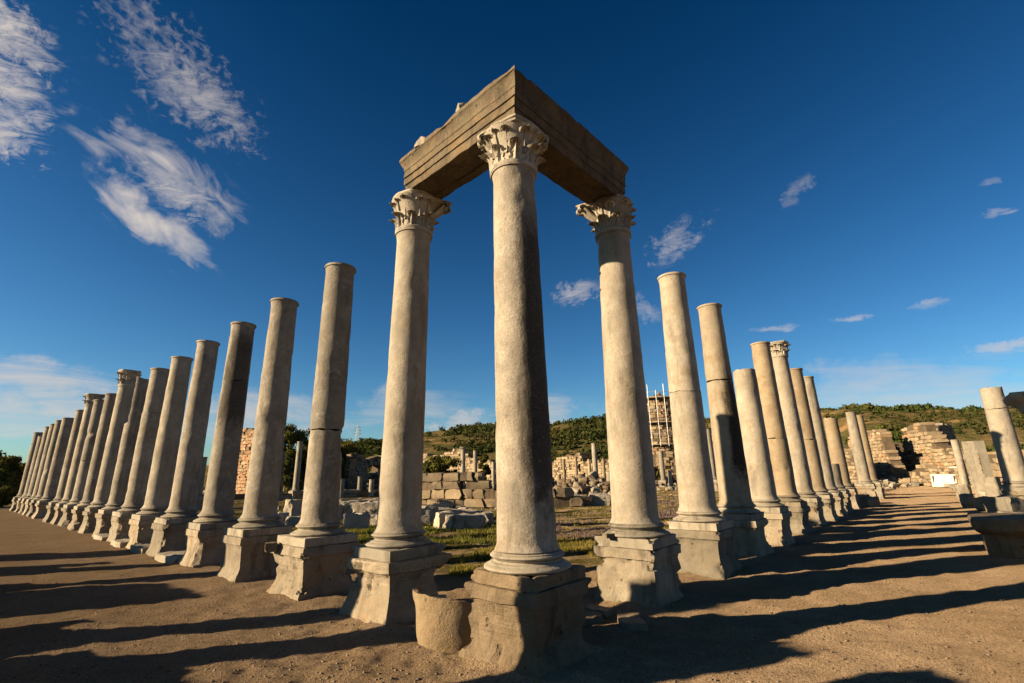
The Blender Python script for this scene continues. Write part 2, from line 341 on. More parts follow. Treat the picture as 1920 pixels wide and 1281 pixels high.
# ------------------------------------------------------------------ columns
def square_lathe(prof, seed, rough=.010, chip=.03, nside=11, rc=.03, cx=0, cy=0, bottom=False):
    """square rings along profile [(z, halfwidth)], eroded"""
    zs = [p[0] for p in prof]; pts = []
    zz = []
    for a, b in zip(prof[:-1], prof[1:]):
        k = max(1, int(math.hypot(b[0]-a[0], b[1]-a[1])/.035))
        zz += [(a[0]+(b[0]-a[0])*i/k, a[1]+(b[1]-a[1])*i/k) for i in range(k)]
    zz.append(prof[-1])
    s = np.linspace(-1, 1, nside); ring = []
    for q in range(4):
        for i in range(nside-1):
            p = (s[i], -1.) ; a = q*math.pi/2
            ring.append((p[0]*math.cos(a)-p[1]*math.sin(a), p[0]*math.sin(a)+p[1]*math.cos(a)))
    ring = np.array(ring); n = len(ring)
    V = []
    for z, hw in zz:
        p = ring*hw; V.append(np.column_stack([p, np.full(n, z)]))
    V = np.concatenate(V); rows = len(zz)
    m = np.abs(V[:, :2]).max(1)[:, None]; corner = (np.minimum(np.abs(V[:, 0]), np.abs(V[:, 1]))/m[:, 0])**6
    d = rough*fbm(V*4, seed, 4)+rough*1.2*vn(V*1.7, seed+3)
    q_ = fbm(V*3.6, seed+9, 4); ch = np.clip((q_-.22)*2.6, 0, .6)*chip*(.25+2.6*corner)
    r = np.hypot(V[:, 0], V[:, 1]); rad = V[:, :2]/r[:, None]
    V[:, :2] += rad*(d-ch-corner*rc*.25)[:, None]
    V[:, 2] += np.where(V[:, 2] > -.02, -ch*.4+rough*.4*vn(V*5, seed+5), 0)
    pk = np.clip(fbm(V*7.5, seed+13, 2)-.42, 0, 1)*chip*1.1; V[:, :2] -= rad*pk[:, None]
    F = grid_faces(rows, n); top = len(V)
    # closed top: concentric ring + centre
    last = V[-n:]; inner = last*np.array([.5, .5, 1]); V = np.concatenate([V, inner, [[0, 0, last[:, 2].mean()]]])
    b = (rows-1)*n
    for i in range(n):
        j = (i+1) % n; F.append((b+i, b+j, top+j, top+i)); F.append((top+i, top+j, top+n))
    V[:, 0] += cx; V[:, 1] += cy
    return V, F
def lathe(prof, seed, n=56, rough=.004, chip=.0, fs=5.):
    zz = np.array([p[0] for p in prof]); rr = np.array([p[1] for p in prof]); th = np.arange(n)*2*math.pi/n
    V = np.stack([np.outer(rr, np.cos(th)), np.outer(rr, np.sin(th)), np.outer(zz, np.ones(n))], -1).reshape(-1, 3)
    d = rough*fbm(V*fs, seed, 3)-chip*np.clip(fbm(V*2.5, seed+4, 3)-.3, 0, 1)
    r = np.hypot(V[:, 0], V[:, 1])+1e-6; V[:, :2] *= (1+d/r)[:, None]
    F = grid_faces(len(zz), n); c0 = len(V)
    V = np.concatenate([V, [[0, 0, zz[0]], [0, 0, zz[-1]]]]); b = (len(zz)-1)*n
    for i in range(n): F.append((c0, (i+1) % n, i)); F.append((b+i, b+(i+1) % n, c0+1))
    return V, F
def arc(z0, z1, r0, bulge, k=9):
    return [(z0+(z1-z0)*i/k, r0+bulge*math.sin(math.pi*i/k)) for i in range(k+1)]
PED = [(-.25, .63), (-.05, .628), (-.01, .615), (.05, .587), (.12, .565), (.22, .55), (.36, .543), (.50, .545), (.55, .55), (.59, .562), (.615, .575), (.622, .60), (.63, .612), (.75, .614), (.785, .61), (.79, .60)]
def base_prof(z0, z1, r):
    h = z1-z0; a = z0-.01
    p = arc(a, z0+.36*h, r+.105, .075, 10)+[(z0+.40*h, r+.10), (z0+.43*h, r+.085)]
    p += [(z0+(.46+.03*i)*h, r+.05-.015*math.sin(math.pi*i/5)) for i in range(6)]
    p += [(z0+.64*h, r+.065)]+arc(z0+.66*h, z0+.92*h, r+.055, .04, 8)+[(z0+.95*h, r+.06), (z1, r+.045)]
    return p
def shaft_vf(z0, z1, r0, r1, seed, zfull=None, rim=True, zlo=None, zhi=None, tilt=(0, 0), dents=(), cut=None, nseg=56, brk=None, brk_lo=None, H=None):
    """z0..z1 full shaft; zlo..zhi the built section"""
    zlo = z0 if zlo is None else zlo; zhi = z1 if zhi is None else zhi; H = H or (z1-z0)
    def rad(z):
        t = (z-z0)/H; r = r0+(r1-r0)*(t**1.25)
        if z-z0 < .14: r += .05*(1-(z-z0)/.14)**2
        if rim and z1-z < .20:
            q = z1-z
            r += .022*max(0, 1-(q-.06)/.14)**2 if q > .06 else (.042 if q > .012 else .03)
        return r
    zz = list(np.linspace(zlo, zhi, max(6, int((zhi-zlo)/.09))))
    extra = [z1-.2, z1-.14, z1-.10, z1-.07, z1-.062, z1-.058, z1-.03, z1-.012, z1-.006] if rim and zhi == z1 else []
    extra += [z0+.02, z0+.05, z0+.1] if zlo == z0 else []
    zz = sorted(set([round(q, 4) for q in zz+extra if zlo <= q <= zhi]))
    V, F = lathe([(q, rad(q)) for q in zz], seed, nseg, .0055, .012, 3.)
    # broken ends
    if brk: m = V[:, 2] > zhi-.30; V[m, 2] += ((V[m, 2]-(zhi-.30))/.30)*brk*fbm(np.column_stack([V[m, :2]*4, 0*V[m, 2]]), seed+21, 3)
    if brk_lo: m = V[:, 2] < zlo+.2; V[m, 2] -= (1-(V[m, 2]-zlo)/.2)*brk_lo*fbm(np.column_stack([V[m, :2]*4, 0*V[m, 2]]), seed+31, 3)
    for (zd, ang, size, depth) in dents:
        c = np.array([math.cos(ang)*r0*.95, math.sin(ang)*r0*.95, zd]); q = np.exp(-(((V-c)/np.array([size, size, size*.8]))**2).sum(1))
        r = np.hypot(V[:, 0], V[:, 1])+1e-6; V[:, :2] *= (1-np.clip(q*depth*(1+.5*fbm(V*9, seed+2, 2))/r, 0, .8))[:, None]
    if cut:   # part of the drum split away above zc on side (dx,dy), left at distance keep
        zc, dx, dy, keep = cut; s = V[:, 0]*dx+V[:, 1]*dy; lim = keep+.03*fbm(V*5, seed+8, 3)
        m = (V[:, 2] > zc) & (s > lim); V[m, 0] -= dx*(s-lim)[m]; V[m, 1] -= dy*(s-lim)[m]
    tt = (V[:, 2]-z0)/H; V[:, 0] += tilt[0]*tt; V[:, 1] += tilt[1]*tt
    return V, F

# ---- capitals
def leaf_mesh(seed, h=.30, wd=.20, curl=.10):
    nu, nv = 9, 9; V = []
    for j in range(nv):
        t = j/(nv-1); z = h*(t if t < .85 else .85+(t-.85)*.2)-(.06*h*max(0, (t-.85)/.15))
        out = .018+.045*t*t+curl*max(0, t-.55)**1.4*2.2
        lob = wd*.5*(1-.25*t)*(1+.22*math.sin(t*math.pi*5.5))*(1 if t < .9 else .62)
        for i in range(nu):
            s = -1+2*i/(nu-1); rib = .024*math.cos(s*math.pi*3)+.016*(1-abs(s))
            V.append((out+rib-.03*s*s, s*lob, z-.02*abs(s)*t))
    V = np.array(V); V += .006*np.stack([vn(V*22, seed+k) for k in range(3)], -1)
    back = V-np.array([.022, 0, .004]); n = len(V)
    F = grid_faces(nv, nu, False); B = [tuple(q+n for q in f[::-1]) for f in F]
    ed = [j*nu for j in range(nv)]+[(nv-1)*nu+i for i in range(1, nu)]+[j*nu+nu-1 for j in range(nv-2, -1, -1)]
    S = [(a, b, b+n, a+n) for a, b in zip(ed[:-1], ed[1:])]
    return mesh('acanthus_leaf', np.concatenate([V, back]), F+B+S, M_cap, 50)
LEAF = [leaf_mesh(1, .27, .21, .16), leaf_mesh(2, .40, .22, .20), leaf_mesh(5, .25, .19, .10)]
def volute_mesh():
    parts = []
    P = [(.20+.19*t+.02*math.sin(t*3), 0, -.22+.24*t-.02*t*t) for t in np.linspace(0, 1, 7)]
    for k in range(15):
        a = .6+k*.5; r = .062*(1-k/17); P.append((.375+r*math.cos(1.9-a)-.0, 0, -.035+r*math.sin(1.9-a)))
    rad = [.028]*7+[.026-.0008*k for k in range(15)]
    V, F = tube(P, rad, 7); V = np.array(V); V[:, 1] *= 1.7; V += .005*np.stack([vn(V*18, 40+k) for k in range(3)], -1)
    return mesh('volute', V, F, M_cap, 60)
VOL = volute_mesh()
def capital(parent, z, h, r, seed, horns=(1, 1, 1, 1), fine=True, loc=(0, 0)):
    """capital on a column whose local axes follow the colonnade; horns = how far each abacus corner survives"""
    k = h/.60
    V, F = lathe([(-.02, r+.025), (.02, r+.035), (.04, r+.01), (.07, r*.97), (.2, r*1.0), (.35, r*1.08), (.46, r*1.22), (.52, r*1.36), (.54, r*1.38)], seed, 40, .010, .03, 6)
    V[:, 2] *= k
    c = obj('capital', mesh('capital_bell', V, F, M_cap, 45), parent, (loc[0], loc[1], z), (0, 0, 0))
    # abacus: concave sides, corners broken to their surviving length
    n = 64; ring = []; q45 = math.pi/4
    for i in range(n):
        a = 2*math.pi*i/n; q = (a-q45+q45) % (math.pi/2); d = abs(q-q45)          # distance to the diagonal
        j = int(((a) // (math.pi/2)) % 4)
        ln = r*1.30+max(0, 1-d/.5)**1.4*(.30*horns[j]); ring.append((math.cos(a)*ln, math.sin(a)*ln))
    ring = np.array(ring); Vs = []
    for zz, s in ((.525, .88), (.535, .94), (.56, .96), (.57, 1.0), (.60, 1.0)):
        Vs.append(np.column_stack([ring*s, np.full(n, zz*k)]))
    V = np.concatenate(Vs); V += (.012*np.stack([fbm(V*7, seed+p, 3) for p in range(3)], -1))*np.array([1, 1, .4])
    F = grid_faces(5, n); F.append(tuple(range(n))[::-1]); F.append(tuple(4*n+i for i in range(n)))
    obj('abacus', mesh('abacus', V, F, M_cap, 40), c)
    rr = random.Random(seed)
    for row, (zz, m, off) in enumerate(((.03, 0, 0), (.14, 1, .5))):
        for i in range(8):
            if rr.random() < .10 and row: continue
            a = (i+off)*math.pi/4+rr.uniform(-.04, .04); s = rr.uniform(.9, 1.08)
            o = obj('acanthus_leaf', LEAF[m], c, (math.cos(a)*r*.93, math.sin(a)*r*.93, zz*k), (0, rr.uniform(-.08, .05), a), (s*1.05, s*1.12*r/.33, s*k))
    for j in range(4):
        if horns[j] < .35: continue
        a = q45+j*math.pi/2
        for d in (-.17, .17):
            o = obj('volute', VOL, c, (0, 0, .53*k), (0, 0, a+d*.75), ((r*1.30+.30*horns[j])*.95/.437, 1.3, k*1.05))
    for i in range(4):       # fleuron lumps and calyx leaves between volutes
        a = i*math.pi/2; o = obj('acanthus_leaf', LEAF[2], c, (math.cos(a)*r*1.0, math.sin(a)*r*1.0, .31*k), (0, .1, a), (1, .8, k*.9))
    return c

ORD = ['', 'first', 'second', 'third', 'fourth', 'fifth', 'sixth', 'seventh', 'eighth', 'ninth', 'tenth', 'eleventh', 'twelfth', 'thirteenth', 'fourteenth', 'fifteenth', 'sixteenth', 'seventeenth', 'eighteenth', 'nineteenth']
ROWROT = math.pi/4      # local x = along the right-hand row, local y = along the left-hand row
def loc_dir(wx, wy):    # world xy direction -> column local
    c, s = math.cos(-ROWROT), math.sin(-ROWROT); return (wx*c-wy*s, wx*s+wy*c)
def column(name, label, xy, ztop, seed, r0=.385, r1=.325, zb=1.178, mat=None, pm=None, group='columns of the two colonnades', crack=(), cap=None, tilt=(0, 0), dents=(), cut=None, H=None, rim=True, worn=0., near=True, brk=.0, ped=True, cat='column', pcap=True, z0=0., plinth=None):
    """xy base centre; ztop shaft top; crack heights split the shaft in drums; tilt = world shift of the top"""
    mat = mat or M_gran; pm = pm or M_ped
    root = thing(name, label, cat, (xy[0], xy[1], z0), ROWROT, group)
    ns = 19 if near else 7
    if ped:
        prof = [(z*zb/1.178 if z > 0 else z, w_*(1-worn*.12*math.sin(z*9+seed))) for z, w_ in PED]
        V, F = square_lathe(prof, seed, .012+.02*worn, .04+.10*worn, ns, .03)
        obj('pedestal', mesh('pedestal', V, F, pm, 26), root)
        k = zb/1.178
        pw, pmat = plinth or (.57, M_marb if not worn > .6 else pm)
        V, F = square_lathe([(.792*k, pw-.01), (.80*k, pw), (.94*k, pw), (.952*k, pw-.01)], seed+50, .005+.012*worn, .03+.06*worn, ns, .012)
        obj('plinth', mesh('plinth', V, F, pmat, 35), root)
        V, F = lathe(base_prof(.95*k, zb, r0), seed+60, 56 if near else 28, .005, .02+.03*worn)
        obj('base_moulding', mesh('base_moulding', V, F, M_marb if not worn > .8 else pm, 40), root)
    H = H or (6.95-zb); T = loc_dir(*tilt)
    if near:      # knocks and scars, different on every shaft
        q = random.Random(seed*7+1); dents = list(dents)+[(q.uniform(zb+.1, ztop-.2), q.uniform(0, 6.28), q.uniform(.05, .13), q.uniform(.012, .04)) for _ in range(9)]
    zs = [zb-.005]+sorted(crack)+[ztop]
    for i, (a, b) in enumerate(zip(zs[:-1], zs[1:])):
        V, F = shaft_vf(zb-.005, ztop, r0, r1, seed+i*7, rim=rim, zlo=a+(.006 if i else 0), zhi=b-(.006 if b != ztop else 0), tilt=T, dents=dents, cut=cut, nseg=56 if near else 28,
                        brk=brk if b == ztop else (.03 if len(zs) > 2 else 0), brk_lo=.03 if i else 0, H=H)
        if i: V[:, 0] += .012*math.sin(seed); V[:, 1] += .012*math.cos(seed)
        nm = 'shaft' if len(zs) == 2 else ('lower_shaft', 'upper_shaft', 'top_drum')[i]
        obj(nm, mesh(nm, V, F, mat, 40), root)
    if cap:
        h, horns = cap; t = (ztop-zb)/H
        capital(root, ztop+.0, h, r1+.02, seed+70, horns, loc=(T[0]*t, T[1]*t))
    return root
# corner column and the two that carry the architrave beams
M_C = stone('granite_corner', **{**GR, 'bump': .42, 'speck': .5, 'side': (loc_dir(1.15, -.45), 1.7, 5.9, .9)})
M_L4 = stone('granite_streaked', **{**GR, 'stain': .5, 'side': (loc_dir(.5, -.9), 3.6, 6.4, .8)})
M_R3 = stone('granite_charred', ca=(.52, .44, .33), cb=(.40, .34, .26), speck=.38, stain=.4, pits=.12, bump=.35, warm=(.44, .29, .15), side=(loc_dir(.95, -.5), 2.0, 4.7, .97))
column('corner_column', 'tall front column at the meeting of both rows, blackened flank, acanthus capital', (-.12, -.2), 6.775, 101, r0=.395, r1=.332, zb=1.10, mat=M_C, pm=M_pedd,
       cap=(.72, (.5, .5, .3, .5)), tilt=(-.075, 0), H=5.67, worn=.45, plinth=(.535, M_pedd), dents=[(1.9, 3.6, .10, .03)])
NX = [(-2.055, 1.89)]
column('standing_column', 'column under the left end of the architrave, capital with one long corner', (-2.10, 1.89), 6.75, 111, r0=.37, r1=.325, mat=M_gran2, cap=(.76, (.15, .1, .15, 1.0)), tilt=(.05, 0), H=5.58, worn=.5)
column('standing_column', 'column under the right end of the architrave, worn capital jutting left', (2.16, 2.28), 7.02, 121, r0=.425, r1=.335, mat=M_gran2, pm=M_pedg, cap=(.74, (.1, 1.1, .15, .1)), tilt=(.02, 0), H=5.87, worn=.35)
# left row: distance along the row, top height, options
LROW = [
 (2, 5.55, 6.88, dict(crack=(3.05,), dents=[(2.95, R(-28), .15, .13), (2.7, R(-28), .2, .05)], worn=.45, mat=M_gran), 'cracked midway, its right edge bitten'),
 (3, 8.42, 6.75, dict(mat=M_gran, pm=M_pedg), 'blotched with pale lichen'),
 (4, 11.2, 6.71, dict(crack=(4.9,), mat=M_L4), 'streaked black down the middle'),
 (5, 14.2, 6.71, dict(), 'plain and smooth'),
 (6, 16.95, 6.62, dict(dents=[(3.9, R(200), .1, .04)]), 'smooth with a small dent'),
 (7, 19.75, 6.61, dict(crack=(4.75,)), 'cracked a third below its top'),
 (8, 22.45, 6.57, dict(cut=(4.55, loc_dir(-1, .1)[0], loc_dir(-1, .1)[1], .02), dents=[(2.9, R(150), .14, .06)], rim=False, brk=.06), 'split, the left half of its upper shaft missing'),
 (9, 25.3, 6.62, dict(cap=(.75, (.2, .35, .1, .3))), 'taller for its capital, right behind the split one'),
 (10, 28.0, 6.54, dict(crack=(5.5,)), 'with a darker separate top drum'),
 (11, 30.75, 6.52, dict(crack=(3.2,), dents=[(4.6, R(190), .16, .14), (4.6, R(230), .12, .1)], worn=.4), 'gouged halfway up and cracked below'),
 (12, 33.3, 6.50, dict(cap=(.65, (.5, .1, .1, .6))), 'crowned by the farther capital of the left row'),
 (13, 36.1, 6.48, dict(), 'slim and plain beyond the farther capital'),
 (14, 41.0, 6.42, dict(), 'standing after a gap in the row'),
 (15, 44.1, 6.51, dict(dents=[(2.9, R(200), .15, .1)]), 'next after the one beyond the gap'),
 (16, 46.6, 6.44, dict(), 'slim, fourth from the far end'),
 (17, 49.3, 6.44, dict(), 'slim, third from the far end'),
 (18, 52.0, 5.75, dict(rim=False, brk=.3), 'with a slanting broken top'),
 (19, 55.7, 6.43, dict(), 'last at the far left end'),
]
for k, t, zt, kw, lb in LROW:
    p = uv(t, -.12)
    column('standing_column', f'{ORD[k]} column of the left row, {lb}', p, zt, 200+k*13, near=k < 10, **{**dict(r0=.372+.012*math.sin(k*2.3), r1=.318, mat=(M_gran, M_gran2)[k % 3 == 0], pm=(M_ped, M_pedg)[k % 2], worn=.12+.2*(k % 4 == 2)), **kw})
RROW = [
 (2, 6.35, 7.08, dict(crack=(3.95,), mat=M_gran2, pm=M_pedg), 'pale with a fine joint at mid height'),
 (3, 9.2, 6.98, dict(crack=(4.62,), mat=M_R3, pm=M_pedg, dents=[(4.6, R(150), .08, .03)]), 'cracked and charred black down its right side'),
 (4, 12.0, 5.36, dict(mat=M_gran2, rim=False, brk=.05), 'broken off lower than its neighbours'),
 (5, 14.95, 6.92, dict(crack=(3.2,), mat=M_granw, worn=.85), 'rising from a crumbled base'),
 (6, 18.0, 6.91, dict(cap=(.62, (.3, .5, .3, .3)), mat=M_gran2), 'the one with a capital'),
 (7, 21.0, 6.80, dict(crack=(3.4,), mat=M_granw), 'jointed halfway, after the one with a capital'),
 (8, 23.8, 6.80, dict(mat=M_gran2), 'last of the tall run before the stump'),
 (9, 26.4, 2.3, dict(rim=False, brk=.08, mat=M_gran), 'a short stump'),
 (10, 29.5, 5.05, dict(mat=M_granw, rim=False, brk=.06), 'broken at two thirds, behind the stump'),
 (12, 40.6, 6.35, dict(mat=M_gran2), 'left one of the farthest pair'),
 (13, 45.9, 6.51, dict(mat=M_granw), 'last before the far wall'),
]
for k, t, zt, kw, lb in RROW:
    p = uv(.10, t)
    column('standing_column', f'{ORD[k]} column of the right row, {lb}', p, zt, 500+k*13, near=k < 9, **{**dict(r0=.412, r1=.325, pm=(M_ped, M_pedg)[k % 2], worn=.12), **kw})

# ------------------------------------------------------------------ architrave
def beam(name, label, A, B, zA, zB, hA, hB, side, seed, mit=1., mat=None):
    """moulded beam from the mitred corner A to the free end B; side=+1: outer face on the right of A->B"""
    A, B = np.array(A), np.array(B); L = np.linalg.norm(B-A); d = (B-A)/L; nrm = np.array([d[1], -d[0]])*side
    prof = [(-.30, .02), (-.16, 0), (-.15, .03), (.15, .03), (.16, 0), (.335, 0), (.34, .02), (.345, .19), (.35, .20), (.372, .205), (.376, .38), (.38, .39), (.402, .395), (.405, .56), (.42, .58),
            (.415, .62), (.425, .70), (.455, .80), (.475, .85), (.49, .865), (.49, .955), (.47, 1.0), (.2, 1.0), (-.2, 1.0), (-.47, 1.0), (-.49, .955), (-.49, .87), (-.43, .70), (-.40, .56), (-.375, .40), (-.345, .2), (-.335, .02)]
    prof2 = []
    for a, b in zip(prof, prof[1:]+prof[:1]):
        k = max(1, int(math.hypot(b[0]-a[0], b[1]-a[1])/.07)); prof2 += [(a[0]+(b[0]-a[0])*i/k, a[1]+(b[1]-a[1])*i/k) for i in range(k)]
    n = len(prof2); K = 64; V = []
    for k in range(K+1):
        t = k/K
        for o, z in prof2:
            s0 = -o*mit+.001; sE = L+.03*math.sin(z*9+seed)+.02*math.cos(o*11); s = s0+(sE-s0)*t; q = s/L
            p = A+d*s+nrm*o; V.append((p[0], p[1], zA+(zB-zA)*q+z*(hA+(hB-hA)*max(0, q))))
    V = np.array(V); c = np.array([A[0], A[1], zA])
    dn = .010*np.stack([fbm(V*3.5, 33+i, 4) for i in range(3)], -1)
    ch = np.clip(fbm(V*2.3, 47, 4)-.35, 0, 1)
    fr = np.tile(np.array([p[1] for p in prof2]), K+1); edge = (np.clip((fr-.8)/.2, 0, 1)+np.clip((.08-fr)/.08, 0, 1))
    V += dn; V[:, 2] -= np.where(fr > .5, 1, -.6)*ch*edge*.10
    F = grid_faces(K+1, n); F.append(tuple(range(n))[::-1]); F.append(tuple(K*n+i for i in range(n)))
    F = [f[::-1] for f in F] if side > 0 else F
    o = obj(name, mesh(name, V-c, F, mat or M_arch, 38), None, tuple(c)); return tag(o, label, 'architrave', 'architrave beams of the corner')
CT = np.array([-.195, -.2])
dL = np.array([-2.05, 1.89])-CT; dL /= np.linalg.norm(dL); dR = np.array([2.18, 2.28])-CT; dR /= np.linalg.norm(dR)
MIT = 1/math.tan(math.acos(float(dL@dR))/2)
beam('architrave_beam', 'sunlit left beam of the architrave with three stepped bands', CT, CT+dL*2.64, 7.495, 7.51, .82, .715, -1, 31, MIT)
beam('architrave_beam', 'shaded right beam of the architrave resting on the corner column', CT, CT+dR*3.42, 7.495, 7.755, .82, .83, 1, 37, MIT, stone('architrave_shaded_stained', (.19, .145, .09), (.10, .075, .045), stain=.8, speck=.35, pits=.6, bump=.7, warm=(.22, .15, .08)))  # darker copy of the architrave stone: shade put into the colour, plus stains

# ------------------------------------------------------------------ stones
def block_mesh(seed, mat, rough=.15, res=2, name='stone'):
    """unit building block: softened box, 48 triangles"""
    bm = bmesh.new(); bmesh.ops.create_cube(bm, size=1.); bmesh.ops.subdivide_edges(bm, edges=bm.edges[:], cuts=res-1, use_grid_fill=True)
    P = np.array([v.co[:] for v in bm.verts]); a = np.abs(P)*2; cn = (a > .99).sum(1)
    sh = np.where(cn == 3, .965, np.where(cn == 2, .985, 1.01)); P *= sh[:, None]
    P += rough*np.stack([fbm(P*2.1+seed, seed+i, 2) for i in range(3)], -1)*.5
    for v, p in zip(bm.verts, P): v.co = p
    me = bpy.data.meshes.new(name); bm.to_mesh(me); bm.free(); me.materials.append(mat)
    me.polygons.foreach_set('use_smooth', [True]*len(me.polygons)); me.set_sharp_from_angle(angle=R(14)); return me
def shard_mesh(seed, mat, npt=16, flat=1., name='stone'):
    """angular fragment: hull of random points"""
    r = random.Random(seed); bm = bmesh.new()
    for i in range(npt):
        p = Vector((r.uniform(-1, 1), r.uniform(-1, 1), r.uniform(-1, 1))); m = max(abs(c) for c in p); p = p*(.5/m)*r.uniform(.82, 1.); p.z *= flat; bm.verts.new(p)
    h = bmesh.ops.convex_hull(bm, input=bm.verts); bmesh.ops.delete(bm, geom=[v for v in bm.verts if not v.link_faces], context='VERTS')
    me = bpy.data.meshes.new(name); bm.to_mesh(me); bm.free(); me.materials.append(mat); return me
def lib(fn, mats, n): return {m.name: [fn(700+i, m) for i in range(n)] for m in mats}
BLK = lib(block_mesh, [M_ash, M_och, M_brk, M_rub, M_marb, M_ped], 9)
SHD = lib(shard_mesh, [M_ash, M_och, M_rub, M_marb, M_brk, M_core], 10)
def frag_mesh(seed, mat, size, res=7, rough=.05, cutn=3):
    """larger single architectural fragment: box cut by a few breaks, finely roughened"""
    r = random.Random(seed); bm = bmesh.new(); bmesh.ops.create_cube(bm, size=1.); bmesh.ops.subdivide_edges(bm, edges=bm.edges[:], cuts=res, use_grid_fill=True)
    P = np.array([v.co[:] for v in bm.verts])*np.array(size)
    for i in range(cutn):
        nv = np.array([r.uniform(-1, 1), r.uniform(-1, 1), r.uniform(-.5, 1)]); nv /= np.linalg.norm(nv)
        lim = (np.abs(nv)*np.array(size)/2).sum()*r.uniform(.72, .92); s = P@nv-lim; P -= np.where(s > 0, s, 0)[:, None]*nv
    P += np.stack([fbm(P*2.4+seed, seed+i, 4) for i in range(3)], -1)*rough*min(1, max(size)*.7)
    P += np.stack([fbm(P*11+seed, seed+i+5, 2) for i in range(3)], -1)*.026*min(1, max(size))
    for v, p in zip(bm.verts, P): v.co = p
    me = bpy.data.meshes.new('fragment'); bm.to_mesh(me); bm.free(); me.materials.append(mat)
    me.polygons.foreach_set('use_smooth', [True]*len(me.polygons)); me.set_sharp_from_angle(angle=R(20)); return me
_n = [0]
def frag(name, label, p, size, rz=0, mat=None, tilt=(0, 0), cat='stone', group=None, cutn=3, rough=.05, res=7, sink=.1):
    _n[0] += 1
    o = obj(name, frag_mesh(900+_n[0], mat or M_marb, size, res, rough, cutn), None, (p[0], p[1], (p[2] if len(p) > 2 else -.10)+size[2]*(.5-sink)), (tilt[0], tilt[1], rz))
    return tag(o, label, cat, group)
# pale stones lying on the beam, pebbles on pedestals
t1 = CT+dL*.95; frag('loose_stone', 'pale lump of stone on the left beam nearer the corner', (t1[0]-.16, t1[1]-.16, 8.26), (.40, .30, .30), .3, M_marb, cutn=9, rough=.10)
t1 = CT+dL*2.02; frag('loose_stone', 'flat pale stone on the left beam nearer its free end', (t1[0]-.2, t1[1]-.2, 8.19), (.46, .30, .17), .8, M_marb, cutn=9, rough=.10)
p = uv(5.55, -.12); frag('loose_stone', 'rounded tan stone wedged under the plinth of the second left column', (p[0]-.83, p[1]-.22, .67), (.22, .2, .17), .4, M_ash, cutn=4, sink=0)
frag('loose_stone', 'small tan stone on the plinth under the right end of the architrave', (1.55, 1.98, .945), (.17, .12, .07), .4, M_ash, cutn=4, sink=0)

# ---- hollowed half-round basin between the corner column and its left neighbour
def basin():
    n, rows = 40, 14; V = []
    a0, a1 = R(160), R(352)
    for side in (0, 1):
        for k in range(rows):
            t = k/(rows-1)
            for i in range(n):
                q = i/(n-1); a = a0+(a1-a0)*q
                top = .62-.10*q-.10*math.exp(-((q-.75)/.12)**2)+.07*math.exp(-(q/.08)**2)
                z = -.08+(top+.08)*t; r = (.50+.09*t if side == 0 else .40+.13*t) - (.10*max(0, .25-t) if side == 0 else 0)
                V.append((r*math.cos(a), r*math.sin(a), z if side == 0 else max(z, .14)))
    V = np.array(V); V += .015*np.stack([fbm(V*5.5, 71+i, 4) for i in range(3)], -1); rimw = np.tile(np.repeat(np.linspace(0, 1, rows), n), 2)**4; V[:, 2] -= rimw*.025*np.clip(fbm(np.column_stack([V[:, :2]*4, 0*V[:, 0]]), 88, 3)+.1, 0, 1)
    m = n*rows; F = grid_faces(rows, n, False); F += [tuple(i+m for i in f[::-1]) for f in grid_faces(rows, n, False)]
    for i in range(n-1):
        b = (rows-1)*n; F.append((b+i, b+i+1, m+b+i+1, m+b+i)); F.append((i+1, i, m+i, m+i+1))
    for k in range(rows-1):
        F.append((k*n, (k+1)*n, m+(k+1)*n, m+k*n)); e = n-1; F.append(((k+1)*n+e, k*n+e, m+k*n+e, m+(k+1)*n+e))
    o = obj('stone_basin', mesh('stone_basin', V, F, stone('basin_stone', (.40, .31, .20), (.34, .24, .13), stain=.25, speck=.2, pits=.3, bump=.8, warm=(.44, .25, .10)), 45), None, (-1.08, .52, -.10), (0, 0, R(8)), (1., 1., 1.10))
    tag(o, 'broken half of a round hollow stone basin between the two front pedestals', 'basin')
basin()
for i, (px, py, s) in enumerate([(1090, 1165, .5), (1185, 1168, .45), (1120, 1150, .3), (1060, 1180, .28)]):
    p = gnd(px, py); frag('paving_fragment', ('flat worn slab beside the corner pedestal', 'flat worn slab at the foot of the pedestal under the right beam end', 'small sunken slab between the corner and right pedestals', 'sunken chip of slab touching the corner pedestal')[i], p, (s*1.3, s*.8, .10), .4+i, M_ash, cutn=2, sink=.3, cat='slab')
for i, k in enumerate((4, 5, 6, 7)):
    t = {4: 12.6, 5: 15.6, 6: 18.3, 7: 21.1}[k]; p = uv(t, -.35)
    frag('stylobate_slab', f'flat pale slab in the ground between the {ORD[k]} and {ORD[k+1]} left columns', (p[0], p[1]), (1.0, 1.5, .22), math.pi/4, M_marb, cutn=1, sink=.36, rough=.02, cat='slab')

# ---- outer side of the left street (outside the picture; its shadows cross the gravel)
SD = np.array([math.cos(SUN_AZ), math.sin(SUN_AZ)]); TE = math.tan(SUN_EL)
def caster(px, py, z=-.1, v=-7.0):
    p = gnd(px, py, z) if px > 30 or z < 0 else np.array([px, py, z]); t = (p[0]+p[1]-v*2**.5)/(SD.sum()); q = p[:2]-SD*t; return q, t*TE+z
def wl(i): return f'broken outer column beyond the left edge, {ORD[i]} along the left street'
for i, (px, py, z) in enumerate([(955, 1075, 1.0), (1150, 1085, .4), (-2.1, 2.14, 1.62), (-6.04, 6.19, 1.72), (-8.00, 8.15, 1.62), (1740, 1278, -.1)]):
    q, h = caster(px, py, z); column('broken_column', wl(i+1), q, h, 800+i*9, r0=.36, r1=.32, rim=False, brk=.08, near=False, group='outer columns of the left street', worn=.3)
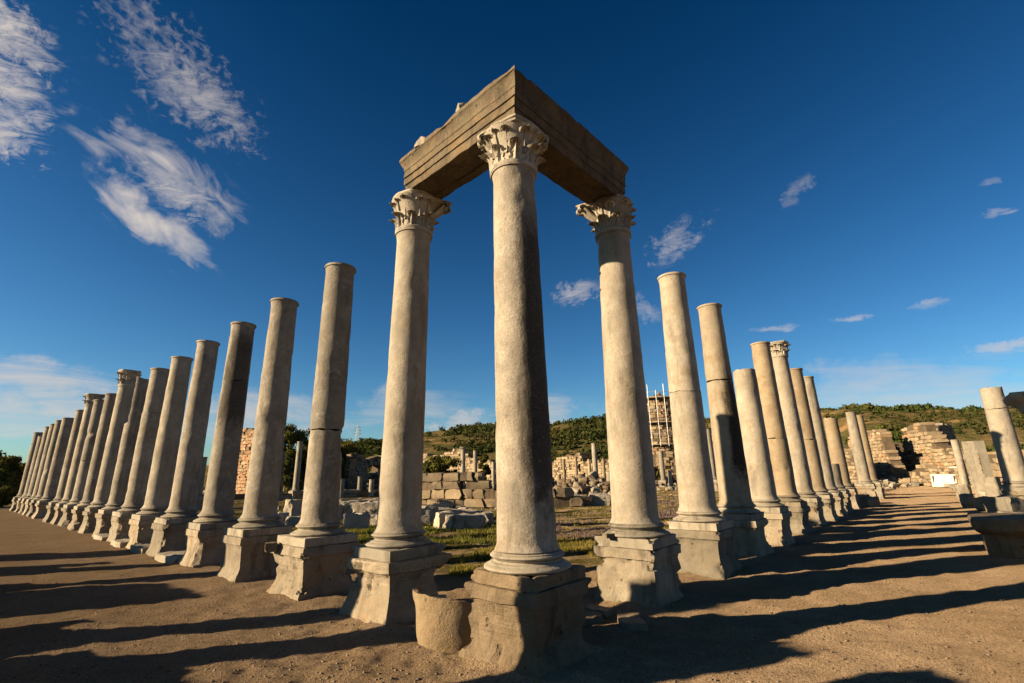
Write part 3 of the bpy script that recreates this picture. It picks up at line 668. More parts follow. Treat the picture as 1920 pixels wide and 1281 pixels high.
# ------------------------------------------------------------------ masonry walls
def path_at(path, s):
    for a, b in zip(path[:-1], path[1:]):
        L = math.hypot(b[0]-a[0], b[1]-a[1])
        if s <= L or b is path[-1]:
            t = s/L; return (a[0]+(b[0]-a[0])*t, a[1]+(b[1]-a[1])*t), math.atan2(b[1]-a[1], b[0]-a[0])
        s -= L
def plen(path): return sum(math.hypot(b[0]-a[0], b[1]-a[1]) for a, b in zip(path[:-1], path[1:]))
def prof_at(prof, s):
    for (a, ha), (b, hb) in zip(prof[:-1], prof[1:]):
        if s <= b: return ha+(hb-ha)*(s-a)/max(1e-6, b-a)
    return prof[-1][1]
def wall(name, label, cat, path, prof, thick, ch, bl, mat, seed, holes=(), z0=0., group=None, core=True, jit=.03, maxn=300, gap=.07, lowmat=None, brkmat=None):
    """ruined wall of separate blocks; prof [(s, height)] ragged top line; holes (s0,s1,z0,z1)"""
    r = random.Random(seed); L = plen(path); (bx, by), _ = path_at(path, L/2)
    root = thing(name, label, cat, (bx, by, z0), 0, group); cnt = 0
    def inside(s, z): return z < prof_at(prof, s) and not any(h[0] < s < h[1] and h[2] < z < h[3] for h in holes)
    z = -.05; row = 0; top = max(h for _, h in prof)
    stones = []
    while z < top:
        h = ch*r.uniform(.85, 1.15); s = -r.uniform(0, .5)*bl
        while s < L:
            l = bl*r.uniform(.6, 1.5); a, b = max(0, s), min(L, s+l); c = (a+b)/2
            lim = prof_at(prof, c)
            if b-a > .12*bl and inside(c, z+h*.55) and not (z+h > lim-1.6*ch and r.random() < .4) and r.random() > gap: stones.append((c, z, (b-a)*r.uniform(.9, 1.), h*r.uniform(.86, 1.)))
            s += l
        z += h; row += 1
    if len(stones) > maxn: stones = sorted(stones, key=lambda q: -q[2]*q[3])[:maxn]
    for c, z, l, h in stones:
        (x, y), a = path_at(path, c); dep = r.uniform(-jit, jit); mm = mat
        if brkmat and r.random() < .12: mm = brkmat
        if lowmat and z < lowmat[0]: mm = lowmat[1]
        obj('stone', r.choice(BLK[mm.name]), root, (x-bx+math.sin(a)*dep, y-by-math.cos(a)*dep, z+h/2), (r.uniform(-.03, .03), r.uniform(-.03, .03), a+r.choice((0, math.pi))+r.uniform(-.04, .04)), (l*1.0, thick*r.uniform(.94, 1.04), h*1.0))
    if core:
        parts = []; k = max(4, int(L/(bl*.5)))
        for i in range(k):
            s0, s1 = L*i/k, L*(i+1)/k; sm = (s0+s1)/2; H = prof_at(prof, sm)-ch*.55
            zz = [0]
            for hh in holes:
                if hh[0] < sm < hh[1]: zz += [hh[2], hh[3]]
            zz.append(H); (x, y), a = path_at(path, sm)
            for z_0, z_1 in zip(zz[::2], zz[1::2]):
                if z_1-z_0 < .1: continue
                hw, hl = thick*.40, (s1-s0)/2
                V, F = boxvf(-hl, hl, -hw, hw, z_0-.3 if z_0 == 0 else z_0, z_1); V = [(x-bx+p*math.cos(a)-q*math.sin(a), y-by+p*math.sin(a)+q*math.cos(a), zc) for p, q, zc in V]
                parts.append((V, F))
        if parts: obj('core', mesh('core', *join(parts), M_core), root)
    return root
def pwall(name, label, cat, pts, D0, D1, thick, ch, bl, mat, seed, holes=(), **k):
    """wall seen between bearings pts=[(px, py_top)...], at distance D0 (first) to D1 (last); holes in pixels (x0,x1,ytop,ybottom)"""
    x0, x1 = pts[0][0], pts[-1][0]
    a, b = at(x0, 890, D0), at(x1, 890, D1); path = [(a[0], a[1]), (b[0], b[1])]; L = plen(path); A = np.array(path[0]); d = (np.array(path[1])-A)/L
    def sp(px):        # where the bearing px meets the wall line
        q = ray(px, 890); q = q[:2]; Mx = np.array([[d[0], -q[0]], [d[1], -q[1]]]); return float(np.linalg.solve(Mx, CAM[:2]-A)[0])
    def zz(px, py):
        s = sp(px); P = A+d*s; D = np.linalg.norm(P-CAM[:2]); return float(at(px, py, D)[2])
    prof = [(sp(x), max(.3, zz(x, y))) for x, y in pts]
    hl = [(sp(h[0]), sp(h[1]), zz(h[0], h[3]) if h[3] < 2000 else -1, zz(h[0], h[2])) for h in holes]
    return wall(name, label, cat, path, prof, thick, ch, bl, mat, seed, hl, **k)
# low shop walls beside the left street, outside the picture
for i, (px, py, ln) in enumerate([(250, 1112, 2.4), (200, 1180, 1.6), (320, 1030, 1.5), (440, 1258, 1.5), (150, 1060, 1.2)]):
    q, h = caster(px, py); a = q+U2*ln/2; b = q-U2*ln/2
    wall('shop_wall', ('low', 'lower', 'tall', 'short', 'stubby')[i]+' ruined shop wall beyond the left edge of the picture', 'wall', [tuple(a), tuple(b)], [(0, h), (ln, h)], .6, .45, .8, M_ash, 60+i, group='shop walls of the left street')

# ---- round building in the middle of the square: ashlar drum, four courses
c0, c1 = gnd(770, 951), gnd(936, 951)
mid = (c0+c1)/2; ch_ = c1-c0; nr = np.array([ch_[1], -ch_[0], 0]); nr /= np.linalg.norm(nr)
arcp = []
for t in np.linspace(-.25, 1.9, 24):
    q = c0+ch_*t; bul = 1.1*(1-((t-.5)/.9)**2); p = q+nr*bul; arcp.append((p[0], p[1]))
Lr = plen(arcp)
wall('round_building', 'squared ashlar drum of the ruined round building, four courses high', 'ruin', arcp, [(0, 2.3), (Lr*.48, 2.35), (Lr*.5, 1.9), (Lr*.56, 1.4), (Lr*.7, 1.1), (Lr, .8)], 1.1, .57, .95, M_ash, 5, jit=.05,
     holes=[(Lr*.40, Lr*.435, 0.6, 2.2)], lowmat=(1.0, M_och))

# ------------------------------------------------------------------ fallen marble in the square
def gfrag(px, py, wpx, hpx, label, dep=.8, rz=None, mat=None, tilt=(0, 0), cutn=9, name='marble_fragment', cat='stone', group='fallen marble in the square', rough=.08, res=9):
    """fragment whose near foot is seen at (px,py), about wpx wide and hpx tall in the photograph"""
    p = gnd(px, py); dpt = float((p-CAM)@FW); sx, sz = wpx*dpt/FPX, hpx*dpt/FPX*1.05; view = math.atan2(p[0]-CAM[0], p[1]-CAM[1])
    q = p[:2]+np.array([math.sin(view), math.cos(view)])*sx*dep*.45
    return frag(name, label, (q[0], q[1]), (sx, sx*dep, sz*1.15), -view+(rz or 0), mat or M_frag, tilt, cat, group, cutn, rough, res)
FR = [
 (872, 993, 78, 22, 'long pale marble block lying nearest in the grass left of the corner column', .45, .15), (905, 984, 42, 20, 'tilted marble slab end beside the corner column', .5, -.7),
 (835, 990, 36, 26, 'rounded grey marble lump left of the long pale block', .8, .4), (800, 984, 40, 30, 'upright grey marble block right of the left architrave column', .7, .2),
 (850, 975, 110, 16, 'long dark-faced marble beam behind the pale block', .3, .12), (815, 965, 60, 16, 'rough stone drum fragment before the ashlar drum', .6, .3),
 (668, 993, 46, 24, 'pale wedge of marble nearest beside the second left column', .6, .25), (700, 985, 36, 16, 'small flat marble piece touching the left architrave column', .7, -.3),
 (640, 975, 30, 26, 'squat marble block at the right edge of the second left column', .8, .1), (690, 968, 56, 22, 'sloping marble slab behind the pale wedge', .7, -.2),
 (665, 960, 70, 12, 'thin flat marble slab stacked behind the wedge', .5, .1), (650, 952, 60, 10, 'long thin marble slab farther back in the stack', .5, -.1),
 (690, 948, 60, 9, 'farthest thin marble slab of the stack', .6, .2), (655, 945, 40, 7, 'low marble sliver at the back left of the stack', .6, .3),
 (525, 985, 24, 20, 'dark notched marble chunk between third and second left columns', .8, .3), (547, 972, 26, 30, 'curled marble fragment beside the second left column', .8, .8),
 (552, 988, 30, 16, 'pale marble chip at the foot of the second left column', .7, -.3), (512, 972, 22, 10, 'small flat marble piece near the third left column', .7, .3),
 (1075, 947, 60, 16, 'low dark block row end right of the corner column', .5, .2), (1125, 948, 46, 18, 'pale rounded block before the dark rubble heap', .7, .1),
]
FR += [(785+i*21, 962+(i*7) % 12, 20, 12, f'small marble piece before the ashlar drum, {ORD[i+1]} from its left', .8, i*.7) for i in range(6)]
FR += [(622+i*17, 958+(i*11) % 17, 22, 11, f'thin marble piece in the stack by the second left column, {ORD[i+1]} from the left', .8, i*.9) for i in range(6)]
for px, py, a, b, lb, dp, rz in FR: gfrag(px, py, a, b, lb, dp, rz, tilt=(rnd.uniform(-.12, .12), rnd.uniform(-.12, .12)))
def heap(name, label, bearings, n, smin, smax, mats, seed, cat='rubble', hmax=0., kind='stuff'):
    """uncountable rubble joined in one mesh; bearings [(px, py_near, py_far)...] ground patch corners"""
    r = random.Random(seed); parts = []; srcs = [m for mm in mats for m in SHD[mm.name]]; loc = None
    mats_ = list(mats); fm = []
    for i in range(n):
        k = r.uniform(0, len(bearings)-1.001); a, b = bearings[int(k)], bearings[int(k)+1]; t = k-int(k)
        px = a[0]+(b[0]-a[0])*t; y0 = a[1]+(b[1]-a[1])*t; y1 = a[2]+(b[2]-a[2])*t
        d0 = np.linalg.norm(gnd(px, y0)-CAM); d1 = np.linalg.norm(gnd(px, y1)-CAM); D = r.uniform(d0, d1)
        q = at(px, 890, D); s = smin+(smax-smin)*r.random()**2.5
        z = hmax*max(0, 1-abs(2*(D-d0)/(d1-d0+1e-6)-1)**1.3)*r.random()*(math.sin(math.pi*k/(len(bearings)-1))**.5 if hmax else 0)
        me = r.choice(srcs); mi = [m.name for m in mats_].index(me.materials[0].name)
        Mx = Matrix.LocRotScale(Vector((q[0], q[1], z+s*.22-.1)), Vector((r.uniform(-.4, .4), r.uniform(-.4, .4), r.uniform(0, 6.3))).to_track_quat('Z', 'Y').to_matrix() @ Matrix.Rotation(r.uniform(0, 6), 3, 'Z') if False else Matrix.Rotation(r.uniform(0, 6.3), 3, 'Z') @ Matrix.Rotation(r.uniform(-.4, .4), 3, 'X'), Vector((s*r.uniform(.7, 1.5), s, s*r.uniform(.5, .9))))
        V = [Mx @ v.co for v in me.vertices]; F = [tuple(p.vertices) for p in me.polygons]; parts.append((V, F)); fm += [mi]*len(F)
    V, F = join(parts); me = mesh(name, V, F, mats_[0])
    for m in mats_[1:]: me.materials.append(m)
    me.polygons.foreach_set('material_index', fm); me.update()
    return tag(obj(name, me), label, cat, kind=kind)
heap('marble_chips', 'small broken marble scattered among the fallen blocks', [(505, 990, 950), (620, 995, 945), (720, 995, 940), (790, 995, 955), (935, 990, 955)], 150, .12, .6, [M_marb, M_rub], 9)
heap('rubble_heap', 'dark heap of tumbled stones in shade right of the corner column', [(1035, 948, 920), (1090, 950, 915), (1150, 946, 918)], 260, .3, 1.3, [M_rub, M_core, M_ash], 1, hmax=1.9)
heap('stone_rubble', 'scattered broken stones at the back of the square on the left', [(340, 935, 920), (500, 930, 915), (720, 926, 909), (800, 918, 908)], 420, .15, .9, [M_rub, M_marb, M_och], 2, hmax=.4)
heap('stone_rubble', 'scattered broken stones before the scaffolded tower', [(1040, 924, 908), (1150, 930, 906), (1300, 935, 903), (1420, 925, 902)], 360, .15, 1.0, [M_rub, M_och, M_marb], 3, hmax=.5)
heap('stone_rubble', 'pale tumbled stones at the foot of the broad ochre ruin', [(1035, 914, 903), (1090, 914, 900), (1150, 912, 901)], 240, .25, 1.4, [M_och, M_marb], 6, hmax=1.6)
heap('stone_rubble', 'pale tumbled stones below the grey ruin and the trees', [(500, 922, 911), (600, 920, 909), (720, 917, 906)], 260, .2, 1.1, [M_och, M_marb, M_rub], 7, hmax=1.)
heap('stone_rubble', 'tumbled stones at the far end of the right street', [(1625, 930, 912), (1660, 918, 905), (1720, 911, 903), (1760, 910, 904)], 260, .2, 1.1, [M_rub, M_och, M_marb], 4, hmax=.9)
heap('stone_rubble', 'broken masonry along the right side of the right street', [(1775, 918, 905), (1815, 935, 905), (1860, 955, 915), (1960, 985, 925)], 330, .2, .9, [M_och, M_rub, M_marb], 5, hmax=.8)

# low stylobate step of the far colonnade
def lowwall(px0, py0, px1, py1, h, lb, mat, seed):
    a, b = gnd(px0, py0), gnd(px1, py1); L = math.hypot(b[0]-a[0], b[1]-a[1])
    return wall('stylobate_step', lb, 'step', [(a[0], a[1]), (b[0], b[1])], [(0, h), (L, h)], .9, h*.5, 1.6, mat, seed, jit=.02)
lowwall(330, 940, 470, 936, .7, 'low stone step far back between the fourth and fifth left columns', M_rub, 21)
lowwall(480, 938, 590, 934, .7, 'low stone step far back left of the second left column', M_rub, 22)
lowwall(615, 934, 730, 930, .75, 'low stone step far back behind the stacked marble slabs', M_rub, 23)

# ---- columns standing far off
def farcol(px, D, ytop, label, r=.3, mat=None, ped=True, cap=None, zb=None, group='far columns'):
    q = at(px, 890, D); P = at(px, ytop, D); 
    return column('far_column', label, (q[0], q[1]), float(P[2]), int(px), r0=r, r1=r*.85, mat=mat or M_gran2, near=False, rim=True, group=group, worn=.1, zb=zb or 1.178*r/.37*.9 if ped else .02, ped=ped, H=max(3., float(P[2])), cap=cap)
farcol(375, 46, 857, 'grey column stump on a pedestal far behind the fifth left column', .36)
farcol(557, 62, 828, 'slender far column on a white pedestal left of the second left column', .33, M_marb)
farcol(519, 58, 880, 'short far stump behind the third left column', .33, M_marb)
farcol(868, 72, 845, 'far column with a white capital above the ashlar drum', .36, M_marb, cap=(.5, (.4, .4, .4, .4)))
farcol(891, 74, 845, 'far column right of the white-capped one', .33)
farcol(925, 76, 866, 'far column stump beside the corner column', .3)
farcol(1117, 66, 831, 'tallest far column on a white pedestal, seen left of the right beam column', .36)
for i, (x, y, nm) in enumerate([(1058, 861, 'nearest the corner column'), (1081, 857, 'second from the corner column'), (1106, 861, 'just left of the tallest far column'), (1133, 860, 'just right of the tallest far column')]):
    farcol(x, 78, y, f'thin far column before the ochre ruin, {nm}', .27, M_och, ped=False)
farcol(1243, 80, 846, 'thin column before the scaffolded tower', .36, M_rub)
farcol(1336, 62, 805, 'pale far column between the second and third right columns', .48, M_marb)
farcol(1806, 62, 824, 'leaning-looking pale column stump behind the slotted slab', .33, M_gran2, ped=False)

for i, (x, D, y) in enumerate([(588, 60, 893), (606, 66, 888), (642, 58, 898), (676, 64, 894), (698, 60, 899), (722, 66, 890)]): farcol(x, D, y, f'short stump among the rubble behind the left row, {ORD[i+1]} from the left', .3, (M_marb, M_rub)[i % 2], ped=False, group='stumps in the rubble')
for i, (x, D, y) in enumerate([(1048, 70, 890), (1070, 66, 893), (1094, 72, 886), (1142, 70, 884), (1214, 66, 888), (1256, 72, 882), (1352, 70, 872), (1382, 66, 880), (1410, 72, 876)]): farcol(x, D, y, f'short stump among the rubble right of the corner column, {ORD[i+1]} from the left', .3, (M_och, M_marb)[i % 2], ped=False, group='stumps in the rubble')
# ---- ruins behind the square
pwall('brick_ruin', 'orange brick ruin wall between the fourth and third left columns', 'ruin', [(432, 842), (440, 812), (452, 806), (468, 800), (500, 815), (520, 850)], 80, 66, 1.6, .42, .8, M_brk, 31, brkmat=M_och)
pwall('grey_ruin', 'grey ruin wall with ragged top left of the left architrave column', 'ruin', [(655, 852), (664, 849), (668, 860), (690, 856), (700, 852), (735, 860)], 72, 80, 1.4, .45, .8, M_rub, 32, holes=[(683, 703, 872, 2001)])
pwall('brick_pier', 'narrow brick pier at the left end of the grey ruin', 'ruin', [(654, 853), (660, 848), (667, 851)], 70, 70, 1.0, .3, .5, M_brk, 33, brkmat=M_och)
pwall('pale_ruin', 'pale long ruin wall far behind the brown bush', 'ruin', [(770, 858), (800, 852), (822, 855), (850, 847), (862, 838), (875, 850), (900, 862)], 112, 94, 1.6, .5, .95, M_och, 34)
pwall('ochre_ruin', 'ochre ruin wall left of the corner column, far off', 'ruin', [(880, 870), (900, 866), (915, 860), (935, 862)], 98, 86, 1.4, .45, .8, M_och, 35)
pwall('ochre_ruin', 'broad ochre ruin with ragged top behind the thin far columns', 'ruin', [(1030, 875), (1045, 862), (1062, 856), (1072, 849), (1084, 852), (1090, 846), (1098, 848), (1100, 862), (1125, 866), (1145, 858), (1165, 860)], 106, 84, 1.8, .5, .85, M_och, 36, holes=[(1063, 1068, 872, 890), (1092, 1098, 868, 884), (1118, 1123, 872, 2001)])
pwall('ochre_ruin', 'tall pale ruin wall behind the pale far column', 'ruin', [(1295, 810), (1318, 806), (1330, 812), (1345, 803), (1362, 815), (1375, 840)], 102, 84, 1.8, .5, .9, M_och, 37, holes=[(1308, 1316, 850, 880)])
pwall('ochre_ruin', 'low ochre ruin between the third and fourth right columns', 'ruin', [(1375, 850), (1400, 846), (1420, 855), (1480, 850)], 100, 82, 1.6, .5, .9, M_och, 38)
pwall('ochre_ruin', 'rubbly ochre wall behind the broken tenth right column', 'ruin', [(1535, 855), (1560, 838), (1585, 832), (1600, 846), (1618, 850)], 90, 76, 1.8, .45, .8, M_och, 39)
pwall('bath_wall', 'brick-banded ruin wall with notched top left of the dark gap', 'ruin', [(1612, 822), (1622, 812), (1640, 811), (1642, 824), (1651, 824), (1653, 806), (1668, 806), (1676, 812), (1680, 832), (1682, 850), (1688, 880)], 98, 86, 1.6, .42, .72, M_och, 40, brkmat=M_brk)
pwall('bath_wall', 'stepped ochre ruin right of the dark gap', 'ruin', [(1688, 826), (1693, 826), (1698, 850), (1708, 846), (1716, 848), (1718, 828), (1724, 800), (1740, 792), (1768, 793), (1772, 815), (1780, 830), (1800, 838), (1830, 846)], 98, 82, 1.8, .46, .80, M_och, 41, holes=[(1739, 1751, 847, 858)], brkmat=M_brk)
pwall('bath_wall', 'shaded tall ruin block behind the stepped ochre ruin', 'ruin', [(1766, 800), (1776, 793), (1790, 792), (1798, 800), (1800, 836)], 88, 102, 1.4, .5, .9, M_rub, 42)
pwall('bath_wall', 'dark recessed back wall in the gap of the ochre ruins', 'ruin', [(1668, 845), (1685, 838), (1715, 842)], 104, 103, 1.5, .6, 1.0, M_brk, 43)
pwall('low_ruin', 'low wall of small stones behind the info boards', 'ruin', [(1700, 888), (1735, 874), (1770, 874), (1800, 878), (1840, 872), (1880, 868)], 84, 66, 1.2, .4, .7, M_och, 44)
pwall('low_ruin', 'rubble wall at the right edge behind the leaning-looking column', 'ruin', [(1835, 850), (1855, 842), (1880, 846), (1920, 850), (1990, 850)], 60, 44, 1.3, .45, .8, M_och, 45)

# ---- scaffolded gate tower
q = at(1243, 890, 92); TX, TY = q[0]+1.5, q[1]+3.5
def tower():
    r_ = 4.4; arc_ = []
    base = math.atan2(CAM[1]-TY, CAM[0]-TX)
    for t in np.linspace(-1.5, 1.5, 26): arc_.append((TX+r_*math.cos(base+t), TY+r_*math.sin(base+t)))
    L = plen(arc_); ztop = float(at(1243, 738, 92)[2]); zmid = float(at(1243, 828, 92)[2])
    root = wall('gate_tower', 'round ochre brick gate tower wrapped in scaffolding between two right columns', 'tower', arc_, [(0, ztop-2), (L*.3, ztop-.6), (L*.5, ztop), (L*.7, ztop-.4), (L, ztop-2)], 1.2, .55, .85, M_och, 50, brkmat=M_brk,
                holes=[(L*.56, L*.62, -1, 4.2), (L*.40, L*.45, -1, 3.)])
    sc = thing('scaffolding', 'steel scaffolding with plank decks around the top of the brick tower', 'scaffolding', (TX, TY, 0), base+math.pi/2)
    R2 = 5.6
    lv = [float(at(1243, y, 88)[2]) for y in (832, 811, 789, 765, 741)]
    for i, x in enumerate(np.linspace(-5.6, 5.6, 9)):
        yy = -math.sqrt(max(0, R2**2-x*x*.8))-.3
        for d in (0, 1.1):
            V, F = tube([(x, yy+d, lv[0]-.3), (x, yy+d, lv[-1]+(2.4 if i % 2 else 1.3))], .05, 6); obj('pole', mesh('pole', V, F, M_steel), sc)
    for k, z in enumerate(lv):
        for x0, x1 in zip(np.linspace(-5.6, 5.6, 9)[:-1], np.linspace(-5.6, 5.6, 9)[1:]):
            y0, y1 = (-math.sqrt(max(0, R2**2-x*x*.8))-.3 for x in (x0, x1))
            V, F = tube([(x0, y0, z), (x1, y1, z)], .05, 6); obj('ledger', mesh('ledger', V, F, M_steel), sc)
            if k in (0, 4) or k % 2 == 0:
                V, F = join([boxvf(-.5, .5, -.5, .5, -.5, .5)]); mx = ((x0+x1)/2, (y0+y1)/2+.55, z+.08); an = math.atan2(y1-y0, x1-x0)
                obj('deck', mesh('deck', V, F, M_wood), sc, mx, (0, 0, an), (math.hypot(x1-x0, y1-y0), 1.1, .08))
            if k == 4:
                V, F = tube([(x0, y0, z+1.0), (x1, y1, z+1.0)], .05, 6); obj('guard_rail', mesh('guard_rail', V, F, M_steel), sc)
tower()

# ---- right side of the right street
q = gnd(1924, 962); SX, SY = q[0], q[1]; SZ = float(at(1872, 727, np.linalg.norm(q[:2]-CAM[:2]))[2])
column('street_column', 'jointed column at the right edge, shadow across its lower half', (SX, SY), SZ, 871, r0=.47, r1=.40, mat=M_gran2, crack=(SZ-1.05,), rim=False, brk=.05, worn=.5, zb=1.35, H=6.2)
def slab(name, label, px, py, wpx, ytop, thick, slot=None, mat=None):
    p = gnd(px, py); D = np.linalg.norm(p[:2]-CAM[:2]); h = float(at(px, ytop, D)[2]); wd = wpx*float((p-CAM)@FW)/FPX
    o = thing(name, label, 'slab', (p[0], p[1], 0), ROWROT-math.pi/2)
    def piece(x0, x1, z0, z1, sd, t=thick):
        me = frag_mesh(sd, mat or M_och, (x1-x0, t, z1-z0), 7, .03, 1); return me, ((x0+x1)/2, 0, (z0+z1)/2)
    if slot:
        a, b, z0, z1 = slot
        for i, (x0, x1, y0, y1) in enumerate([(-wd/2, a, 0, h), (b, wd/2, 0, h), (a-.02, b+.02, 0, z0), (a-.02, b+.02, z1, h-.02)]):
            V, F = boxvf(x0, x1, -thick/2+.002*i, thick/2-.002*i, y0-.1, y1); nm = ('left_jamb', 'right_jamb', 'sill', 'lintel')[i]
            bm = bmesh.new(); me0 = mesh(nm, V, F, mat or M_och); bm.from_mesh(me0); bmesh.ops.subdivide_edges(bm, edges=bm.edges[:], cuts=5, use_grid_fill=True)
            for vv in bm.verts: vv.co += Vector(.02*np.array([float(fbm(np.array([vv.co[:]])*3+i, 7+j, 3)[0]) for j in range(3)]))
            bm.to_mesh(me0); bm.free(); obj(nm, me0, o)
    return o
slab('slotted_slab', 'upright stone slab with a narrow slot on the right of the street', 1852, 936, 32, 826, .5, (.06, .14, 1.6, 3.0), M_rub)
frag('stone_pier', 'square stone pier standing in front of the slotted slab', gnd(1872, 946), (.7, .6, 1.7), .5, M_rub, cat='pier', cutn=2)
for i, (px, py, s, lb) in enumerate([(1822, 951, (1.0, .8, .75), 'squared block on the street edge with dark shaded side'), (1810, 935, (.9, .8, 1.0), 'upright block at the street edge beside the info boards'), (1870, 958, (1.3, .9, .7), 'broad block before the stone pier'),
      (1895, 975, (1.0, 1.0, 1.0), 'eroded pedestal stone below the jointed street column'), (1835, 930, (.9, .7, .6), 'fallen slab leaning against the slotted slab'), (1645, 935, (.9, .8, .9), 'broken pedestal between the far right columns'), (1612, 948, (1.1, 1.0, .75), 'round drum piece at the foot of the broken tenth right column'), (1590, 945, (1.0, .9, 1.1), 'dark tumbled block behind the eighth right column'), (1630, 950, (.8, .8, .6), 'small drum end on the gravel by the right row'), (1905, 990, (0.8, 0.7, 0.6), 'worn block low at the right edge behind the dark trough'), (1880, 940, (0.7, 0.6, 1.3), 'upright post stone between the pier and the jointed street column'), (1800, 922, (0.8, 0.6, 0.5), 'low block at the street edge before the small white board')]):
    frag('fallen_block', lb, gnd(px, py), s, .785+i*.3, M_rub if i % 2 else M_och, cat='block', cutn=3, rough=.07)
p = gnd(1895, 1046)
rt = thing('stone_trough', 'dark moulded stone block at the right edge of the gravel', 'block', (p[0]+.9, p[1]+.4, 0), ROWROT)
V, F = square_lathe([(-.1, .80), (.35, .80), (.42, .84), (.50, .95), (.56, 1.0), (.72, 1.02), (.80, 1.0)], 77, .02, .06, 11, .05); V[:, 1] *= .9; V[:, 0] *= 1.3
obj('body', mesh('trough_body', V, F, M_pedd, 40), rt)
# entablature piece on a column just outside the right edge
D = 17.; q = at(1992, 800, D); zt = float(at(1935, 770, D)[2])
column('street_column', 'capped column at the far right edge, only its cornice in view', (q[0], q[1]), zt-.45, 881, r0=.40, r1=.34, mat=M_gran2, near=True, H=6., group='columns of the right street')
cn = thing('cornice_block', 'moulded cornice block jutting in at the right edge', 'cornice', (q[0], q[1], zt-.45), ROWROT)
V, F = square_lathe([(0, .42), (.25, .44), (.27, .48), (.42, .50), (.44, .55), (.58, .60), (.66, .72), (.72, .76), (.80, .78), (.84, .76)], 83, .008, .03, 11, .01); obj('body', mesh('cornice', V, F, M_marb, 38), cn)
# info boards
def board(label, px, py, wpx, ytop, tiltx):
    p = gnd(px, py); dpt = float((p-CAM)@FW); wd = wpx*dpt/FPX; view = math.atan2(p[0]-CAM[0], p[1]-CAM[1]); z1 = float(at(px, ytop, np.linalg.norm(p[:2]-CAM[:2]))[2])
    o = thing('info_board', label, 'board', (p[0], p[1], 0), -view)
    h = .95*z1 if tiltx == 0 else z1
    V, F = boxvf(-wd/2, wd/2, -.03, .03, 0.02 if tiltx else z1*.45, h); obj('panel', mesh('panel', V, F, M_white), o, (0, 0, 0), (tiltx, 0, 0))
    for sx in (-1, 1):
        V, F = tube([(sx*wd*.42, .10, -.1), (sx*wd*.42, .10, z1*.9)], .04, 6); obj('post', mesh('post', V, F, M_iron), o)
board('large white board leaning low at the street end', 1773, 915, 36, 889, -.25)
board('small white board on posts right of the large one', 1800, 912, 17, 873, 0)
# lamp pole and lattice pylons
q = at(545, 890, 66); o = thing('lamp_pole', 'thin pole beside the slender far column', 'pole', (q[0], q[1], 0)); V, F = tube([(0, 0, 0), (0, 0, float(at(545, 858, 66)[2]))], [.06, .04], 6); obj('mast', mesh('mast', V, F, M_iron), o)
def pylon(px, D, ytop, ybase, label):
    q = at(px, 890, D); z0 = float(at(px, ybase, D)[2]); z1 = float(at(px, ytop, D)[2]); H = z1-z0; o = thing('lattice_pylon', label, 'pylon', (q[0], q[1], z0-3)); t = H*.008
    parts = []; w0, w1 = H*.11, H*.02
    for a in range(4):
        sx, sy = ((-1, -1), (1, -1), (1, 1), (-1, 1))[a]; parts.append(tube([(sx*w0, sy*w0, 0), (sx*w1, sy*w1, H+3)], t, 4))
        for k in range(8):
            f0, f1 = k/8, (k+1)/8; wa, wb = w0+(w1-w0)*f0, w0+(w1-w0)*f1; s2 = ((1, -1), (1, 1), (-1, 1), (-1, -1))[a]
            parts.append(tube([(sx*wa, sy*wa, (H+3)*f0), (s2[0]*wb, s2[1]*wb, (H+3)*f1)], t*.6, 4))
    obj('tower_frame', mesh('tower_frame', *join(parts), M_steel), o)
    for k, (f, l) in enumerate(((.62, .24), (.76, .20), (.90, .15))):
        V, F = join([tube([(-H*l, 0, (H+3)*f), (H*l, 0, (H+3)*f)], t*1.1, 4), tube([(-H*l, 0, (H+3)*f), (0, 0, (H+3)*(f+.07))], t*.7, 4), tube([(H*l, 0, (H+3)*f), (0, 0, (H+3)*(f+.07))], t*.7, 4)]); obj('cross_arm', mesh('cross_arm', V, F, M_steel), o)
pylon(665, 420, 798, 832, 'lattice pylon on the ridge right of the second left column')
pylon(1317, 430, 760, 800, 'lattice pylon beside the second right column')

# ------------------------------------------------------------------ hills and growth
RID = [(-600, 880, 500), (-100, 893, 600), (100, 889, 600), (300, 880, 500), (520, 855, 420), (640, 833, 380), (720, 823, 400), (800, 812, 420), (900, 799, 440), (1000, 791, 450), (1140, 784, 450), (1220, 786, 430), (1320, 795, 380), (1420, 800, 320), (1500, 788, 260), (1560, 776, 230), (1640, 770, 215), (1760, 772, 215), (1850, 772, 210), (1960, 770, 210), (2300, 790, 220), (2900, 830, 260)]
def ridge(px):
    for a, b in zip(RID[:-1], RID[1:]):
        if px <= b[0]: t = (px-a[0])/(b[0]-a[0]); t = t*t*(3-2*t); return a[1]+(b[1]-a[1])*t, a[2]+(b[2]-a[2])*t
    return RID[-1][1:]
def hill_pt(px, f):
    """f 0 at the foot .. 1 at the ridge, >1 behind"""
    yr, Dr = ridge(px); D0 = max(118, Dr*.45); zr = float(at(px, yr, Dr)[2]); D = D0+(Dr-D0)*f
    if px > 1480: e = .25*min(1, f*1.6)+.75*max(0, min(1, (f-.15)/.72))**.8     # terrace with steep flank
    else: e = f**1.25
    z = zr*min(e, 1)-(0 if f <= 1 else (f-1)*zr*.5)
    p = at(px, 880, D); return p[0], p[1], z-.4*(1-min(1, f*4))
hx = np.linspace(-600, 2900, 300); hf = np.concatenate([np.linspace(-.05, 1, 70), np.linspace(1.03, 2.2, 12)])
V = []
for f in hf:
    for x in hx: V.append(hill_pt(x, f))
V = np.array(V); amp = np.repeat(np.clip(hf, 0, 1), len(hx)); V[:, 2] += amp*(3.*fbm(V*.018, 90, 4)+.8*fbm(V*.09, 95, 3))*np.where(V[:, 2] > 6, 1, .3)
